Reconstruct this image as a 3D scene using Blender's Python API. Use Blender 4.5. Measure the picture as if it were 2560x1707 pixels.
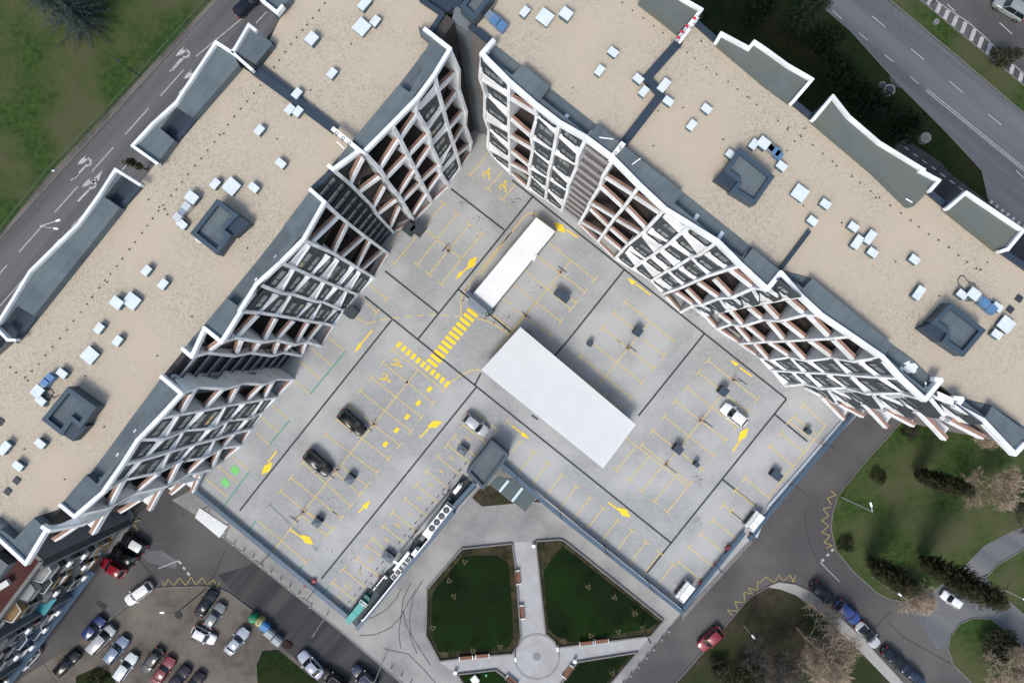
import bpy, bmesh, math, random
from mathutils import Vector, Matrix
random.seed(7)
for o in list(bpy.data.objects): bpy.data.objects.remove(o)
scene=bpy.context.scene
COL=scene.collection
# ---------------------------------------------------------------- camera, sky, sun, exposure
CAMH=102.0; FPX=1707.0
cam=bpy.data.cameras.new('camera'); camo=bpy.data.objects.new('camera',cam); COL.objects.link(camo)
camo.location=(0,0,CAMH); cam.lens=24.0; cam.sensor_width=36.0; cam.clip_end=2000; cam.clip_start=1
scene.camera=camo
SUN_EL=math.radians(52); SUN_DIR=Vector((-0.42,-0.91,0)).normalized()
wd=bpy.data.worlds.new('World'); scene.world=wd; wd.use_nodes=True
nt=wd.node_tree; sky=nt.nodes.new('ShaderNodeTexSky'); sky.sky_type='NISHITA'; sky.sun_disc=False
sky.sun_elevation=SUN_EL; sky.sun_rotation=math.atan2(SUN_DIR.x,SUN_DIR.y); sky.air_density=1.2; sky.dust_density=3.0
bg=nt.nodes['Background']; bg.inputs[1].default_value=0.145; nt.links.new(sky.outputs[0],bg.inputs[0])
sl=bpy.data.lights.new('sun','SUN'); sl.energy=1.6; sl.angle=math.radians(17); sl.color=(1,0.965,0.92)
so=bpy.data.objects.new('sun',sl); COL.objects.link(so)
sv=Vector((SUN_DIR.x*math.cos(SUN_EL),SUN_DIR.y*math.cos(SUN_EL),math.sin(SUN_EL)))
so.rotation_euler=sv.to_track_quat('Z','Y').to_euler()
so.location=(0,0,150)
scene.view_settings.view_transform='Standard'; scene.view_settings.look='None'
scene.view_settings.exposure=0.50; scene.view_settings.gamma=1.0
scene.render.engine='CYCLES'
# ---------------------------------------------------------------- helpers
T=.27234; S=.16156; Z3s=.12755
REG=dict(s=(0,0,1),
 A=(0,0,T),B=(640,0,T),C=(1280,0,T),D=(1920,0,T),
 E=(0,427,T),K=(640,427,T),N=(1280,427,T),G=(1920,427,T),
 I=(0,854,T),M=(640,854,T),O=(1280,854,T),R=(1920,854,T),
 W=(0,1280,T),U=(640,1280,T),V=(1280,1280,T),X=(1920,1280,T),
 Z1=(820,300,S),Z2=(960,60,.14474),Z3=(720,460,Z3s),Z4=(560,600,Z3s),Z5=(400,780,S),Z6=(260,980,S),
 Y1=(1190,80,S),Y2=(1200,300,S),Y3=(1430,380,S),Y4=(1600,560,S),Y5=(1750,680,S),Y6=(1900,820,S),Y7=(2180,900,S),
 X1=(120,1160,S),X2=(0,1260,S),X3=(1000,1200,S),X4=(840,1380,.11054),X5=(700,1380,.11054),X6=(1680,1240,.11054),X7=(1640,1380,.11054),
 V1=(1120,380,.13605),V2=(1120,660,.13605),J=(1040,0,.10204))
def q(r,x,y):
    ox,oy,s=REG[r]; return (ox+x*s,oy+y*s)
def pp(txt):
    out=[];r='s'
    for tok in txt.split(','):
        a=tok.split()
        if len(a)==3: r=a[0];a=a[1:]
        out.append(q(r,float(a[0]),float(a[1])))
    return out
def wp(p,z=0.0):
    d=CAMH-z
    return Vector(((p[0]-1280)*d/FPX,(853.5-p[1])*d/FPX,z))
DK=4.0   # height of the parking deck
class MB:
    def __init__(s): s.v=[];s.f=[]
    def add(s,vs,fs):
        b=len(s.v); s.v+= [tuple(x) for x in vs]; s.f+=[tuple(i+b for i in f) for f in fs]; return s
    def hexa(s,a):   # a: 4 bottom, 4 top
        return s.add(a,[(0,3,2,1),(4,5,6,7),(0,1,5,4),(1,2,6,5),(2,3,7,6),(3,0,4,7)])
    def box(s,c,sx,sy,sz,rot=0.0,z0=None):
        c=Vector(c); ca,sa=math.cos(rot),math.sin(rot)
        pts=[]
        for z in (0,sz):
            for x,y in ((-sx/2,-sy/2),(sx/2,-sy/2),(sx/2,sy/2),(-sx/2,sy/2)):
                pts.append((c.x+x*ca-y*sa,c.y+x*sa+y*ca,c.z+z))
        return s.hexa(pts)
    def prism(s,pts,z1,z0):
        n=len(pts); pts=[Vector(p) for p in pts]
        ar=sum(pts[i].x*pts[(i+1)%n].y-pts[(i+1)%n].x*pts[i].y for i in range(n))
        if ar<0: pts=pts[::-1]
        vs=[(p.x,p.y,z0) for p in pts]+[(p.x,p.y,z1) for p in pts]
        fs=[tuple(range(n-1,-1,-1)),tuple(range(n,2*n))]+[(i,(i+1)%n,(i+1)%n+n,i+n) for i in range(n)]
        return s.add(vs,fs)
    def sheet(s,pts,z=None):
        pts=[Vector(p) for p in pts]
        n=len(pts); ar=sum(pts[i].x*pts[(i+1)%n].y-pts[(i+1)%n].x*pts[i].y for i in range(n))
        if ar<0: pts=pts[::-1]
        return s.add([(p.x,p.y,p.z if z is None else z) for p in pts],[tuple(range(n))])
    def bar(s,a,b,w,h,up=(0,0,1)):   # bar with centreline a-b, section w (side) x h (up)
        a=Vector(a);b=Vector(b);d=(b-a)
        if d.length<1e-6: return s
        d.normalize(); u=Vector(up)
        if abs(d.dot(u))>.98: u=Vector((1,0,0))
        r=d.cross(u).normalized(); u=r.cross(d).normalized()
        pts=[p+r*x*w/2+u*y*h/2 for p in (a,b) for x,y in ((-1,-1),(1,-1),(1,1),(-1,1))]
        return s.hexa(pts)
    def tube(s,a,b,r0,r1=None,n=8):
        a=Vector(a);b=Vector(b);r1=r0 if r1 is None else r1
        d=(b-a).normalized(); u=Vector((0,0,1)) if abs(d.z)<.95 else Vector((1,0,0))
        x=d.cross(u).normalized();y=d.cross(x)
        vs=[]
        for p,r in ((a,r0),(b,r1)):
            for i in range(n):
                t=2*math.pi*i/n; vs.append(p+x*r*math.cos(t)+y*r*math.sin(t))
        fs=[(i,(i+1)%n,(i+1)%n+n,i+n) for i in range(n)]+[tuple(range(n-1,-1,-1)),tuple(range(n,2*n))]
        return s.add(vs,fs)
    def line(s,a,b,w,z):  # flat painted line
        a=Vector((a[0],a[1]));b=Vector((b[0],b[1]));d=(b-a).normalized();r=Vector((-d.y,d.x))*w/2
        return s.add([(*(a+r*-1),z),(*(b+r*-1),z),(*(b+r),z),(*(a+r),z)],[(0,1,2,3)])
    def disc(s,c,r,z,n=24,r0=0):
        if r0<=0: return s.add([(c[0]+r*math.cos(2*math.pi*i/n),c[1]+r*math.sin(2*math.pi*i/n),z) for i in range(n)],[tuple(range(n))])
        vs=[(c[0]+k*math.cos(2*math.pi*i/n),c[1]+k*math.sin(2*math.pi*i/n),z) for k in (r0,r) for i in range(n)]
        return s.add(vs,[(i,i+n,(i+1)%n+n,(i+1)%n) for i in range(n)])
    def mesh(s,name,m=None):
        me=bpy.data.meshes.new(name); me.from_pydata(s.v,[],s.f); me.update()
        if m: me.materials.append(m)
        return me
    def build(s,name,m,parent=None,smooth=False,loc=None):
        me=s.mesh(name,m); o=bpy.data.objects.new(name,me); COL.objects.link(o)
        if smooth:
            for p in me.polygons: p.use_smooth=True
        if parent is not None: o.parent=parent
        if loc is not None: o.location=loc
        return o
def tag(o,label=None,cat=None,group=None,kind=None):
    if label: o['label']=label
    if cat: o['category']=cat
    if group: o['group']=group
    if kind: o['kind']=kind
    return o
def empty(name,loc=(0,0,0),rz=0,label=None,cat=None,group=None):
    o=bpy.data.objects.new(name,None); COL.objects.link(o); o.location=loc; o.rotation_euler=(0,0,rz); o.empty_display_size=.5
    return tag(o,label,cat,group)
def struct(name,mb,m): return tag(mb.build(name,m),kind='structure')
def copy_tree(o,parent=None):
    c=o.copy(); COL.objects.link(c)
    if parent is not None: c.parent=parent
    for ch in list(o.children): copy_tree(ch,c)
    return c
# ---------------------------------------------------------------- materials
MATS={}
ALB=dict(roof_gravel=.86,deck_concrete=.93,roof_membrane=.92,roof_membrane_green=.80,road_asphalt=.95,dark_coping=.6,dark_render_wall=1.0,brown_grey_wall=1.35,grey_wall=.7,slate_panel=.55,balcony_floor=.5,asphalt=.86,fresh_asphalt=.72,light_asphalt=.82,
 dirt_lot=1.0,light_paving=.8,block_paving=1.12,path_paving=.86,kerb_stone=.55,lawn_grass=1.2,dark_lawn_grass=.62,dark_green_grass=.75,bare_soil=.8,ground_cover=.55,brown_coping=.85,white_marking=.8,galvanised_metal=.8,blue_film_metal=.75,red_roof=.6,old_render=.75,
 teal_metal=.75,green_marking=.8,window_glass=.8,spruce_needles=.7,dull_leaves=.7,olive_leaves=.6,pale_twigs=1.5,disc_stone=.7,dark_green_leaves=.7,cypress_needles=.8,parapet_render=.75,parapet_pale=.72,green_grey_roof=.7,bench_timber=.8,tyre_mark=.75,dull_yellow=.75)
def mat(name,col,rough=.8,col2=None,scale=1.0,bump=0,detail=4,col3=None,scale3=.15,metal=0,spec=None,brick=None,stretch=None,thr=(.35,.65),bscale=None,emis=None):
    if name in MATS: return MATS[name]
    k_=ALB.get(name,.72 if name.startswith(('paint_','balcony_colour')) and max(col)<.6 else 1.0); f_=lambda v: None if v is None else tuple(x*k_ for x in v)
    col,col2,col3=f_(col),f_(col2),f_(col3)
    m=bpy.data.materials.new(name); m.use_nodes=True; t=m.node_tree; N=t.nodes; L=t.links
    b=N['Principled BSDF']; b.inputs['Roughness'].default_value=rough; b.inputs['Metallic'].default_value=metal
    b.inputs['Specular IOR Level'].default_value=(.08 if rough>=.8 else .4) if spec is None else spec
    b.inputs['Base Color'].default_value=(*col,1)
    if col2 or col3 or bump:
        geo=N.new('ShaderNodeNewGeometry'); src=geo.outputs['Position']
        last=None
        if col2:
            nz=N.new('ShaderNodeTexNoise'); nz.inputs['Scale'].default_value=scale; nz.inputs['Detail'].default_value=detail
            nz.inputs['Roughness'].default_value=.65
            L.new(src,nz.inputs['Vector']); mr=N.new('ShaderNodeMapRange'); mr.inputs[1].default_value=thr[0]; mr.inputs[2].default_value=thr[1]
            L.new(nz.outputs[0],mr.inputs[0]); mx=N.new('ShaderNodeMix'); mx.data_type='RGBA'
            mx.inputs[6].default_value=(*col,1); mx.inputs[7].default_value=(*col2,1); L.new(mr.outputs[0],mx.inputs[0]); last=mx.outputs[2]
        if col3:
            nz=N.new('ShaderNodeTexNoise'); nz.inputs['Scale'].default_value=scale3; nz.inputs['Detail'].default_value=6
            if stretch:
                mp=N.new('ShaderNodeMapping'); mp.vector_type='TEXTURE'; mp.inputs['Rotation'].default_value=(0,0,stretch[0]); mp.inputs['Scale'].default_value=(stretch[1],1,1); L.new(src,mp.inputs[0]); L.new(mp.outputs[0],nz.inputs['Vector'])
            else: L.new(src,nz.inputs['Vector'])
            mr=N.new('ShaderNodeMapRange'); mr.inputs[1].default_value=.42; mr.inputs[2].default_value=.62
            L.new(nz.outputs[0],mr.inputs[0]); mx=N.new('ShaderNodeMix'); mx.data_type='RGBA'
            if last: L.new(last,mx.inputs[6])
            else: mx.inputs[6].default_value=(*col,1)
            mx.inputs[7].default_value=(*col3,1); L.new(mr.outputs[0],mx.inputs[0]); last=mx.outputs[2]
        if brick:
            mp=N.new('ShaderNodeMapping'); mp.vector_type='TEXTURE'; mp.inputs['Rotation'].default_value=(0,0,brick[0]); L.new(src,mp.inputs[0])
            bk=N.new('ShaderNodeTexBrick'); L.new(mp.outputs[0],bk.inputs['Vector']); bk.inputs['Scale'].default_value=1; bk.inputs['Mortar Size'].default_value=brick[3]; bk.inputs['Mortar Smooth'].default_value=.2
            bk.inputs['Brick Width'].default_value=brick[1]; bk.inputs['Row Height'].default_value=brick[2]; bk.inputs['Color1'].default_value=(1,1,1,1); bk.inputs['Color2'].default_value=(brick[5],)*3+(1,); bk.inputs['Mortar'].default_value=(brick[4],)*3+(1,)
            mu=N.new('ShaderNodeMix'); mu.data_type='RGBA'; mu.blend_type='MULTIPLY'; mu.inputs[0].default_value=1; L.new(last,mu.inputs[6]); L.new(bk.outputs[0],mu.inputs[7]); last=mu.outputs[2]
        if last: L.new(last,b.inputs['Base Color'])
        if bump:
            nb=N.new('ShaderNodeTexNoise'); nb.inputs['Scale'].default_value=bscale or scale; nb.inputs['Detail'].default_value=6; L.new(src,nb.inputs['Vector'])
            bp=N.new('ShaderNodeBump'); bp.inputs['Strength'].default_value=1; bp.inputs['Distance'].default_value=bump
            L.new(nb.outputs[0],bp.inputs['Height']); L.new(bp.outputs[0],b.inputs['Normal'])
    MATS[name]=m; return m
def paint(name,col,rough=.16):
    m=mat('paint_'+name,col,rough,spec=.5 if max(col)>.05 else .3)
    m.node_tree.nodes['Principled BSDF'].inputs['Coat Weight'].default_value=.25 if max(col)>.05 else .0
    m.node_tree.nodes['Principled BSDF'].inputs['Coat Roughness'].default_value=.08
    return m
WHITE=mat('white_render',(.74,.77,.79),.7,(.66,.69,.71),.8,detail=5,thr=(.5,.8),col3=(.60,.61,.61),scale3=.5)
CONC=mat('deck_concrete',(.352,.362,.360),.85,(.275,.284,.284),2.2,detail=9,thr=(.36,.72),col3=(.41,.418,.412),scale3=.16,bump=.01,bscale=8)
GRAV=mat('roof_gravel',(.50,.445,.355),.95,(.33,.285,.215),5.5,detail=3,thr=(.46,.70),col3=(.50,.43,.335),scale3=.12,bump=.05,bscale=7)
CAP=mat('roof_membrane',(.115,.145,.16),.75,(.09,.115,.13),.7,detail=5,col3=(.13,.16,.17),scale3=.3,spec=.15,brick=(.89,5.0,1.0,.022,.62,.95))
CAPD=mat('dark_coping',(.035,.06,.095),.55,(.045,.07,.10),.9)
WALLD=mat('dark_render_wall',(.075,.068,.066),.85,(.055,.05,.048),.4)
WALLG=mat('grey_wall',(.22,.25,.27),.85,(.19,.215,.23),.5)
PANEL=mat('slate_panel',(.085,.10,.115),.7,(.07,.082,.095),.6)
GLASS=mat('window_glass',(.10,.125,.14),.08,spec=.9,col2=(.27,.30,.31),scale=.4,detail=2,thr=(.40,.66))
GLASSD=mat('dark_glass',(.012,.018,.022),.06,spec=.9)
FRAME=mat('dark_frame',(.02,.026,.03),.5)
WOOD=mat('brown_coping',(.36,.225,.175),.7,(.29,.175,.135),1.2)
FLOORB=mat('balcony_floor',(.10,.085,.08),.8)
ASPH=mat('asphalt',(.095,.093,.094),.9,(.078,.076,.078),2.2,detail=8,col3=(.125,.12,.116),scale3=.09,bump=.01,bscale=9)
ASPHD=mat('fresh_asphalt',(.058,.060,.064),.9,(.046,.048,.052),2.5,col3=(.088,.088,.088),scale3=.45,stretch=(.86,26))
ASPHM=mat('road_asphalt',(.105,.105,.108),.9,(.085,.085,.088),2.5,col3=(.135,.133,.132),scale3=.45,stretch=(.86,26))
ASPHL=mat('light_asphalt',(.145,.152,.165),.9,(.125,.13,.142),1.6,detail=8,col3=(.185,.188,.192),scale3=.35,stretch=(-.66,26))
DIRT=mat('dirt_lot',(.125,.112,.098),.95,(.075,.068,.06),.7,detail=9,col3=(.16,.145,.125),scale3=.12,bump=.03,bscale=3)
PAVE=mat('light_paving',(.33,.33,.33),.85,(.27,.272,.275),1.3,detail=8,col3=(.37,.365,.36),scale3=.15)
PAVED=mat('block_paving',(.25,.25,.245),.9,(.175,.175,.175),.3,detail=8,col3=(.30,.295,.28),scale3=.1,brick=(.68,.6,.42,.04,.86,.95))
PAVP=mat('path_paving',(.43,.435,.44),.8,(.38,.385,.39),1.0,detail=7,col3=(.36,.35,.345),scale3=.25)
KERB=mat('kerb_stone',(.34,.34,.335),.85,(.27,.27,.265),1.5)
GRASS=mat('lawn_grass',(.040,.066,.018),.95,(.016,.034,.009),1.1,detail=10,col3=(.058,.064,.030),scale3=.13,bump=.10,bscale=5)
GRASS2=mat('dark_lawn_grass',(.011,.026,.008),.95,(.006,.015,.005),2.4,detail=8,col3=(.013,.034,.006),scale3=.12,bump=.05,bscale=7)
GRASS3=mat('dark_green_grass',(.020,.040,.011),.95,(.008,.017,.006),1.4,detail=9,col3=(.030,.034,.014),scale3=.12,bump=.08,bscale=6)  # deep green mix, darker than the main lawn grass
SOIL=mat('bare_soil',(.075,.06,.045),.95,(.035,.032,.02),.9,detail=9,col3=(.03,.042,.016),scale3=.12,bump=.05,bscale=4)
YEL=mat('yellow_marking',(.64,.48,.14),.8,(.52,.45,.28),2.5,detail=7,thr=(.4,.75))
YELB=mat('bright_yellow_marking',(.86,.60,.02),.75,(.80,.56,.05),2.0)
GRN=mat('green_marking',(.05,.36,.24),.8,(.14,.36,.28),2.0)
GRNB=mat('green_square_paint',(.16,.55,.14),.8,(.32,.55,.30),3.0,thr=(.5,.7))
WHM=mat('white_marking',(.55,.55,.54),.8,(.40,.40,.40),2.0)
JOINT=mat('joint_cover',(.028,.032,.034),.7,(.04,.044,.046),1.5)
METW=mat('white_sheet_metal',(.80,.82,.82),.5,(.76,.78,.78),.35,spec=.25)
METG=mat('galvanised_metal',(.42,.50,.56),.35,(.36,.44,.50),2,metal=.6)
METB=mat('blue_film_metal',(.14,.25,.40),.4,(.13,.30,.56),2,metal=.2)
METD=mat('dark_steel',(.03,.037,.045),.5)
METL=mat('pale_metal',(.55,.57,.58),.4,metal=.3)
RED=mat('red_paint',(.30,.02,.03),.5); PINK=mat('pale_red_paint',(.65,.28,.20),.6)
TYRE=mat('rubber',(.012,.012,.013),.85)
VENTT=mat('vent_cap_metal',(.60,.66,.69),.5,(.53,.59,.62),1.5); VENTS=mat('vent_side',(.07,.12,.135),.6)
GREENM=mat('teal_metal',(.06,.42,.38),.5,(.05,.37,.34),1.5); TEALD=mat('dark_teal_metal',(.008,.11,.10),.5)
TIMB=mat('bench_timber',(.27,.115,.06),.7,(.20,.08,.045),2.5)
BARK=mat('bark',(.16,.13,.105),.95,(.10,.08,.065),2); BARKP=mat('pale_bark',(.30,.27,.22),.95,(.20,.175,.14),2)
# ---------------------------------------------------------------- ground, roads, lawns (setting)
def ground_poly(name,txt,m,z,extra=None):
    mb=MB(); mb.sheet([wp(p,0) for p in pp(txt)],z); return struct(name,mb,m)
g=MB(); g.sheet([(-400,-400,0),(400,-400,0),(400,400,0),(-400,400,0)],0); struct('ground',g,ASPH)
# north-west lawn, earth strip and road
ground_poly('lawn','s -300 -300,s 760 -300,s 531 0,s 131 427,s 0 585,s -300 920',GRASS,.05)
ground_poly('earth_strip','s 531 0,s 545 0,s 154 427,s 0 598,s -300 935,s -300 920,s 0 585,s 131 427',DIRT,.035)
ground_poly('road','s 545 0,s 790 -300,s 1200 -300,s 700 200,s 120 830,s -300 1200,s -300 935,s 0 598,s 154 427',ASPHM,.02)
# north-east dark lawn, roads, median
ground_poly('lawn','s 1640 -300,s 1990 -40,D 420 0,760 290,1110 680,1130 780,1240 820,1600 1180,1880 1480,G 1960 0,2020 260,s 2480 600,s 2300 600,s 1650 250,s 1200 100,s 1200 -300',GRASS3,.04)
ground_poly('road','s 1800 -300,D 420 0,760 290,1110 680,1180 760,1240 820,1600 1180,1880 1480,G 1960 0,2020 260,2350 620,s 2700 760,s 2900 900,s 2900 520,D 2350 1060,1690 500,1320 190,1080 0,s 2000 -300',ASPHL,.02)
ground_poly('median','D 1110 0,1340 190,1710 500,2350 1045,s 2900 500,s 2900 430,D 2350 790,1390 0,s 2000 -320,s 1900 -300',GRASS,.05)
ground_poly('road','D 1390 0,2350 790,s 2900 430,s 2900 -300,s 2100 -300',ASPH,.022)
ground_poly('service_road','D 1200 1300,1260 1280,1600 1500,G 1640 0,2030 300,2350 560,s 2600 640,s 2500 700,s 2300 560,s 2200 420',ASPHD,.055)
# south-east lawns
ground_poly('lawn','s 2252 1055,s 2165 1151,s 2094 1238,s 2081 1281,s 2077 1320,s 2089 1375,s 2132 1427,s 2192 1481,s 2225 1498,s 2268 1503,s 2330 1475,s 2394 1432,s 2459 1364,s 2519 1332,s 2560 1315,s 2800 1290,s 2800 900,s 2380 900',GRASS,.09)
ground_poly('lawn','s 2800 1300,s 2560 1372,s 2492 1411,s 2465 1443,s 2481 1468,s 2560 1536,s 2800 1700',GRASS,.09)
ground_poly('lawn','s 2369 1620,s 2375 1588,s 2399 1558,s 2432 1543,s 2478 1547,s 2519 1580,s 2560 1618,s 2800 1800,s 2800 2000,s 2600 2000,s 2429 1707,s 2383 1661',GRASS,.09)
ground_poly('soil_bed','s 1920 1465,s 1874 1492,s 1841 1530,s 1773 1612,s 1688 1707,s 1500 1950,s 2500 1950,s 2230 1710,s 2130 1605,s 2040 1522,s 1990 1485,s 1950 1470',SOIL,.09)
ground_poly('path','s 1947 1454,s 1988 1460,s 2023 1476,s 2067 1511,s 2157 1596,s 2260 1707,s 2500 1950,s 2440 1950,s 2232 1712,s 2130 1607,s 2040 1524,s 1990 1487,s 1950 1472,s 1920 1467',PAVED,.10)
ground_poly('path','s 2268 1503,s 2330 1475,s 2394 1432,s 2459 1364,s 2519 1332,s 2560 1315,s 2560 1372,s 2492 1411,s 2465 1443,s 2481 1468,s 2560 1536,s 2560 1618,s 2519 1580,s 2478 1547,s 2432 1543,s 2399 1558,s 2375 1588,s 2369 1620,s 2340 1620',ASPHL,.03)
# garden forecourt
ground_poly('block_paving','s 430 1250,s 520 1306,s 640 1405,s 852 1574,s 1010 1707,s 1200 1900,s 1420 1900,s 1558 1707,s 1688 1550,s 1870 1348,s 2010 1190,s 1900 1000,s 1300 1000,s 700 1100',PAVED,.06)
ground_poly('kerb_strip','s 500 1300,s 506 1304,s 640 1410,s 852 1580,s 1010 1714,s 1010 1707,s 852 1574,s 640 1405,s 520 1306',KERB,.085)
ground_poly('fresh_asphalt','s 545 1437,s 640 1407,s 852 1577,s 1010 1712,s 1150 1900,s 900 1900,s 800 1707,s 700 1610,s 634 1528,s 590 1490',ASPHD,.012)
ground_poly('dirt_lot','s 330 1498,s 385 1470,s 425 1466,s 517 1465,s 550 1471,s 572 1481,s 634 1528,s 700 1612,s 760 1665,s 860 1800,s 0 1900,s -100 1800,s 60 1690,s 170 1620,s 262 1560',DIRT,.03)
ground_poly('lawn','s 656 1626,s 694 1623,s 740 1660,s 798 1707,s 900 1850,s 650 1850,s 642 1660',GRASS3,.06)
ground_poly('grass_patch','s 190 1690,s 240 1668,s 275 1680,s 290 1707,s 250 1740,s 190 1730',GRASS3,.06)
ground_poly('wall_verge','s 324 1300,s 250 1420,s 240 1440,s 70 1625,s -60 1740,s -70 1710,s 50 1600,s 215 1420,s 310 1290',DIRT,.05)
ground_poly('pavement','s 325 1270,s 335 1290,s 320 1330,s 290 1365,s 255 1405,s 240 1400,s 280 1350,s 310 1300',PAVED,.07)
# central path, circle, garden beds
ground_poly('path','V 5 270,215 270,300 1110,330 1120,s 1397 1616,s 1626 1590,s 1593 1626,s 1443 1652,s 1400 1712,s 1290 1712,s 1239 1672,s 1144 1683,s 1095 1652,s 1180 1640,s 1285 1632,s 1305 1600,V 90 1150,40 560',PAVP,.075)
cc=wp((1342,1639.5),0)
m=MB(); m.disc(cc,3.42,.085,48); struct('plaza',m,PAVP)
m=MB(); m.disc(cc,3.44,.093,64,3.37); m.disc(cc,3.24,.093,64,3.19); struct('ring_joint',m,METD)
m=MB(); m.disc(cc,.62,.094,32); struct('plaza_disc',m,mat('disc_stone',(.22,.25,.27),.6))
def bed(outline,inner,z=.14):
    ground_poly('planting_bed',outline,mat('ground_cover',(.07,.068,.035),.95,(.022,.028,.014),3.2,detail=8,col3=(.10,.085,.05),scale3=.6,bump=.25,bscale=4),z)
    ground_poly('lawn',inner,GRASS2,z+.05)
    pts=[wp(p,0) for p in pp(outline)]; k=MB()
    for a,b in zip(pts,pts[1:]+pts[:1]): k.bar(Vector((a.x,a.y,.18)),Vector((b.x,b.y,.18)),.22,.36)
    return k
k1=bed('s 1281 1357,s 1155 1370,s 1068 1471,s 1065 1585,s 1100 1650,s 1180 1640,s 1280 1632,s 1297 1608,s 1302 1590,s 1291 1433','s 1271 1407,s 1240 1388,s 1190 1388,s 1155 1392,s 1082 1480,s 1078 1580,s 1097 1628,s 1200 1622,s 1270 1616,s 1283 1590,s 1275 1440')
k2=bed('s 1340 1351,s 1400 1347,s 1411 1351,s 1658 1549,s 1626 1588,s 1397 1616,s 1386 1601,s 1364 1582,s 1340 1362','s 1405 1364,s 1645 1552,s 1623 1569,s 1432 1604,s 1389 1588,s 1370 1569,s 1359 1427,s 1380 1395')
k3=bed('s 1443 1652,s 1593 1628,s 1540 1690,s 1440 1800,s 1360 1760,s 1400 1710','s 1446 1657,s 1575 1636,s 1530 1690,s 1435 1790,s 1370 1755,s 1410 1706')
k4=bed('s 1144 1683,s 1239 1672,s 1261 1688,s 1295 1716,s 1250 1800,s 1180 1740','s 1152 1687,s 1236 1678,s 1256 1693,s 1286 1718,s 1248 1790,s 1185 1735')
for k,l in ((k1,'low stone edging wall around the left garden bed beside the central path'),(k2,'low stone edging wall around the triangular garden bed beside the deck'),
            (k3,'low stone edging wall around the lower right garden bed'),(k4,'low stone edging wall around the small lower left garden bed')):
    tag(k.build('edging_wall',KERB),l,'wall','low walls around the garden beds')
ground_poly('planting_bed','X3 1220 140,1390 70,1760 360,1270 405,1115 270',SOIL,.09)
ground_poly('planting_bed','X3 2065 335,2120 285,2200 345',SOIL,.09)
# tyre marks on the block paving
m=MB()
tm=mat('tyre_mark',(.13,.13,.13),.9,(.2,.2,.2),2)
for txt in ('U 950 1130,1100 1120,1230 1060,1330 960,1400 820,1470 700','U 900 1010,1080 960,1200 890,1290 790,1330 700','U 1330 1250,1310 1100,1340 900,1350 800,1420 650','U 1480 1300,1420 1150,1410 950,1440 780,1530 620','U 1600 1400,1470 1200,1380 1040,1350 900','U 1180 1250,1400 1300,1550 1450,1650 1568'):
    P=[wp(p,0) for p in pp(txt)]
    for a,b in zip(P,P[1:]): m.line(a,b,.16,.072); 
struct('tyre_marks',m,tm)
# kerbs
m=MB()
for txt in ('s 2252 1055,s 2165 1151,s 2094 1238,s 2081 1281,s 2077 1320,s 2089 1375,s 2132 1427,s 2192 1481,s 2225 1498,s 2268 1503','s 2560 1372,s 2492 1411,s 2465 1443,s 2481 1468,s 2560 1536,s 2700 1630','s 2429 1707,s 2383 1661,s 2369 1620,s 2375 1588,s 2399 1558,s 2432 1543,s 2478 1547,s 2519 1580,s 2560 1618','s 1688 1707,s 1773 1612,s 1841 1530,s 1874 1492,s 1920 1465,s 1947 1454,s 1988 1460,s 2023 1476,s 2067 1511,s 2157 1596,s 2260 1707','s 385 1470,s 425 1466,s 517 1465,s 550 1471,s 572 1481,s 634 1528','s 1870 1348,s 1688 1550,s 1558 1707',
  's 545 0,s 154 427,s 0 598','D 420 0,760 290,1110 680','D 1240 820,1600 1180,1880 1480,G 1960 0,2020 260','D 1390 0,2350 790','D 1110 0,1340 190,1710 500,2350 1045','s 262 1560,s 330 1498,s 385 1470'):
    P=[wp(p,0) for p in pp(txt)]
    for a,b in zip(P,P[1:]): m.bar(Vector((a.x,a.y,.06)),Vector((b.x,b.y,.06)),.12,.14)
struct('kerb',m,KERB)
# painted road markings
m=MB()
def rl(txt,w=.13,z=.03,mb=None):
    P=[wp(p,0) for p in pp(txt)]
    for a,b in zip(P,P[1:]): (mb or m).line(a,b,w,z)
for t_ in ('A 2350 65,1800 520','A 1690 640,1475 880','A 1365 995,1150 1235','A 1040 1355,830 1590','E 715 145,500 385','E 390 505,175 745','E 65 865,-80 1030','A 2210 390,2110 470','A 1195 1480,1120 1560','A 1660 540,1555 660','E 725 20,650 90','E 790 380,655 515','E 545 630,400 800','E 215 995,0 1240','E 860 0,825 25','B 100 110,0 215'): rl(t_,.15)
for t_ in ('D 595 105,675 175','D 835 305,915 372','D 1070 505,1150 570','D 1305 705,1385 772','D 955 150,1075 250','D 1312 450,1432 550','D 1665 748,1787 852','D 2020 1050,2142 1150','D 1450 835,2350 1568','D 1465 822,2362 1552','D 1645 40,1720 110','D 2125 210,2240 315','G 2280 0,2350 70'): rl(t_,.14)
rl('D 1530 0,1660 90,1830 200,1990 340,2150 500,2350 680',.12)
for x,y,x2,y2 in ((1495,0,1470,45),(1580,40,1548,120),(1655,95,1620,180),(1735,150,1698,240),(1815,205,1778,305),(1897,270,1862,375),(1970,340,1935,440),(2042,405,2012,500),(2115,470,2092,525),(2250,590,2230,680),(2335,660,2310,750)): rl('D %d %d,%d %d'%(x,y,x2,y2),.62)
for i in range(5): rl('D %d %d,%d %d'%(1250+83*i,1352+60*i,1290+83*i,1380+60*i),.13,.065)
for i in range(5): rl('G %d %d,%d %d'%(1580+85*i,28+62*i,1628+85*i,60+62*i),.13,.065)
rl('W 1455 515,1635 445',.14,.04); rl('W 1635 445,1665 472',.35,.04); rl('W 1680 500,1700 525',.35,.04); rl('W 1718 550,1742 578',.35,.04)
rl('X 480 458,655 635',.14); rl('X 492 450,512 430',.35); rl('X 538 400,560 382',.35); rl('X 580 355,602 338',.35)
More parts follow.
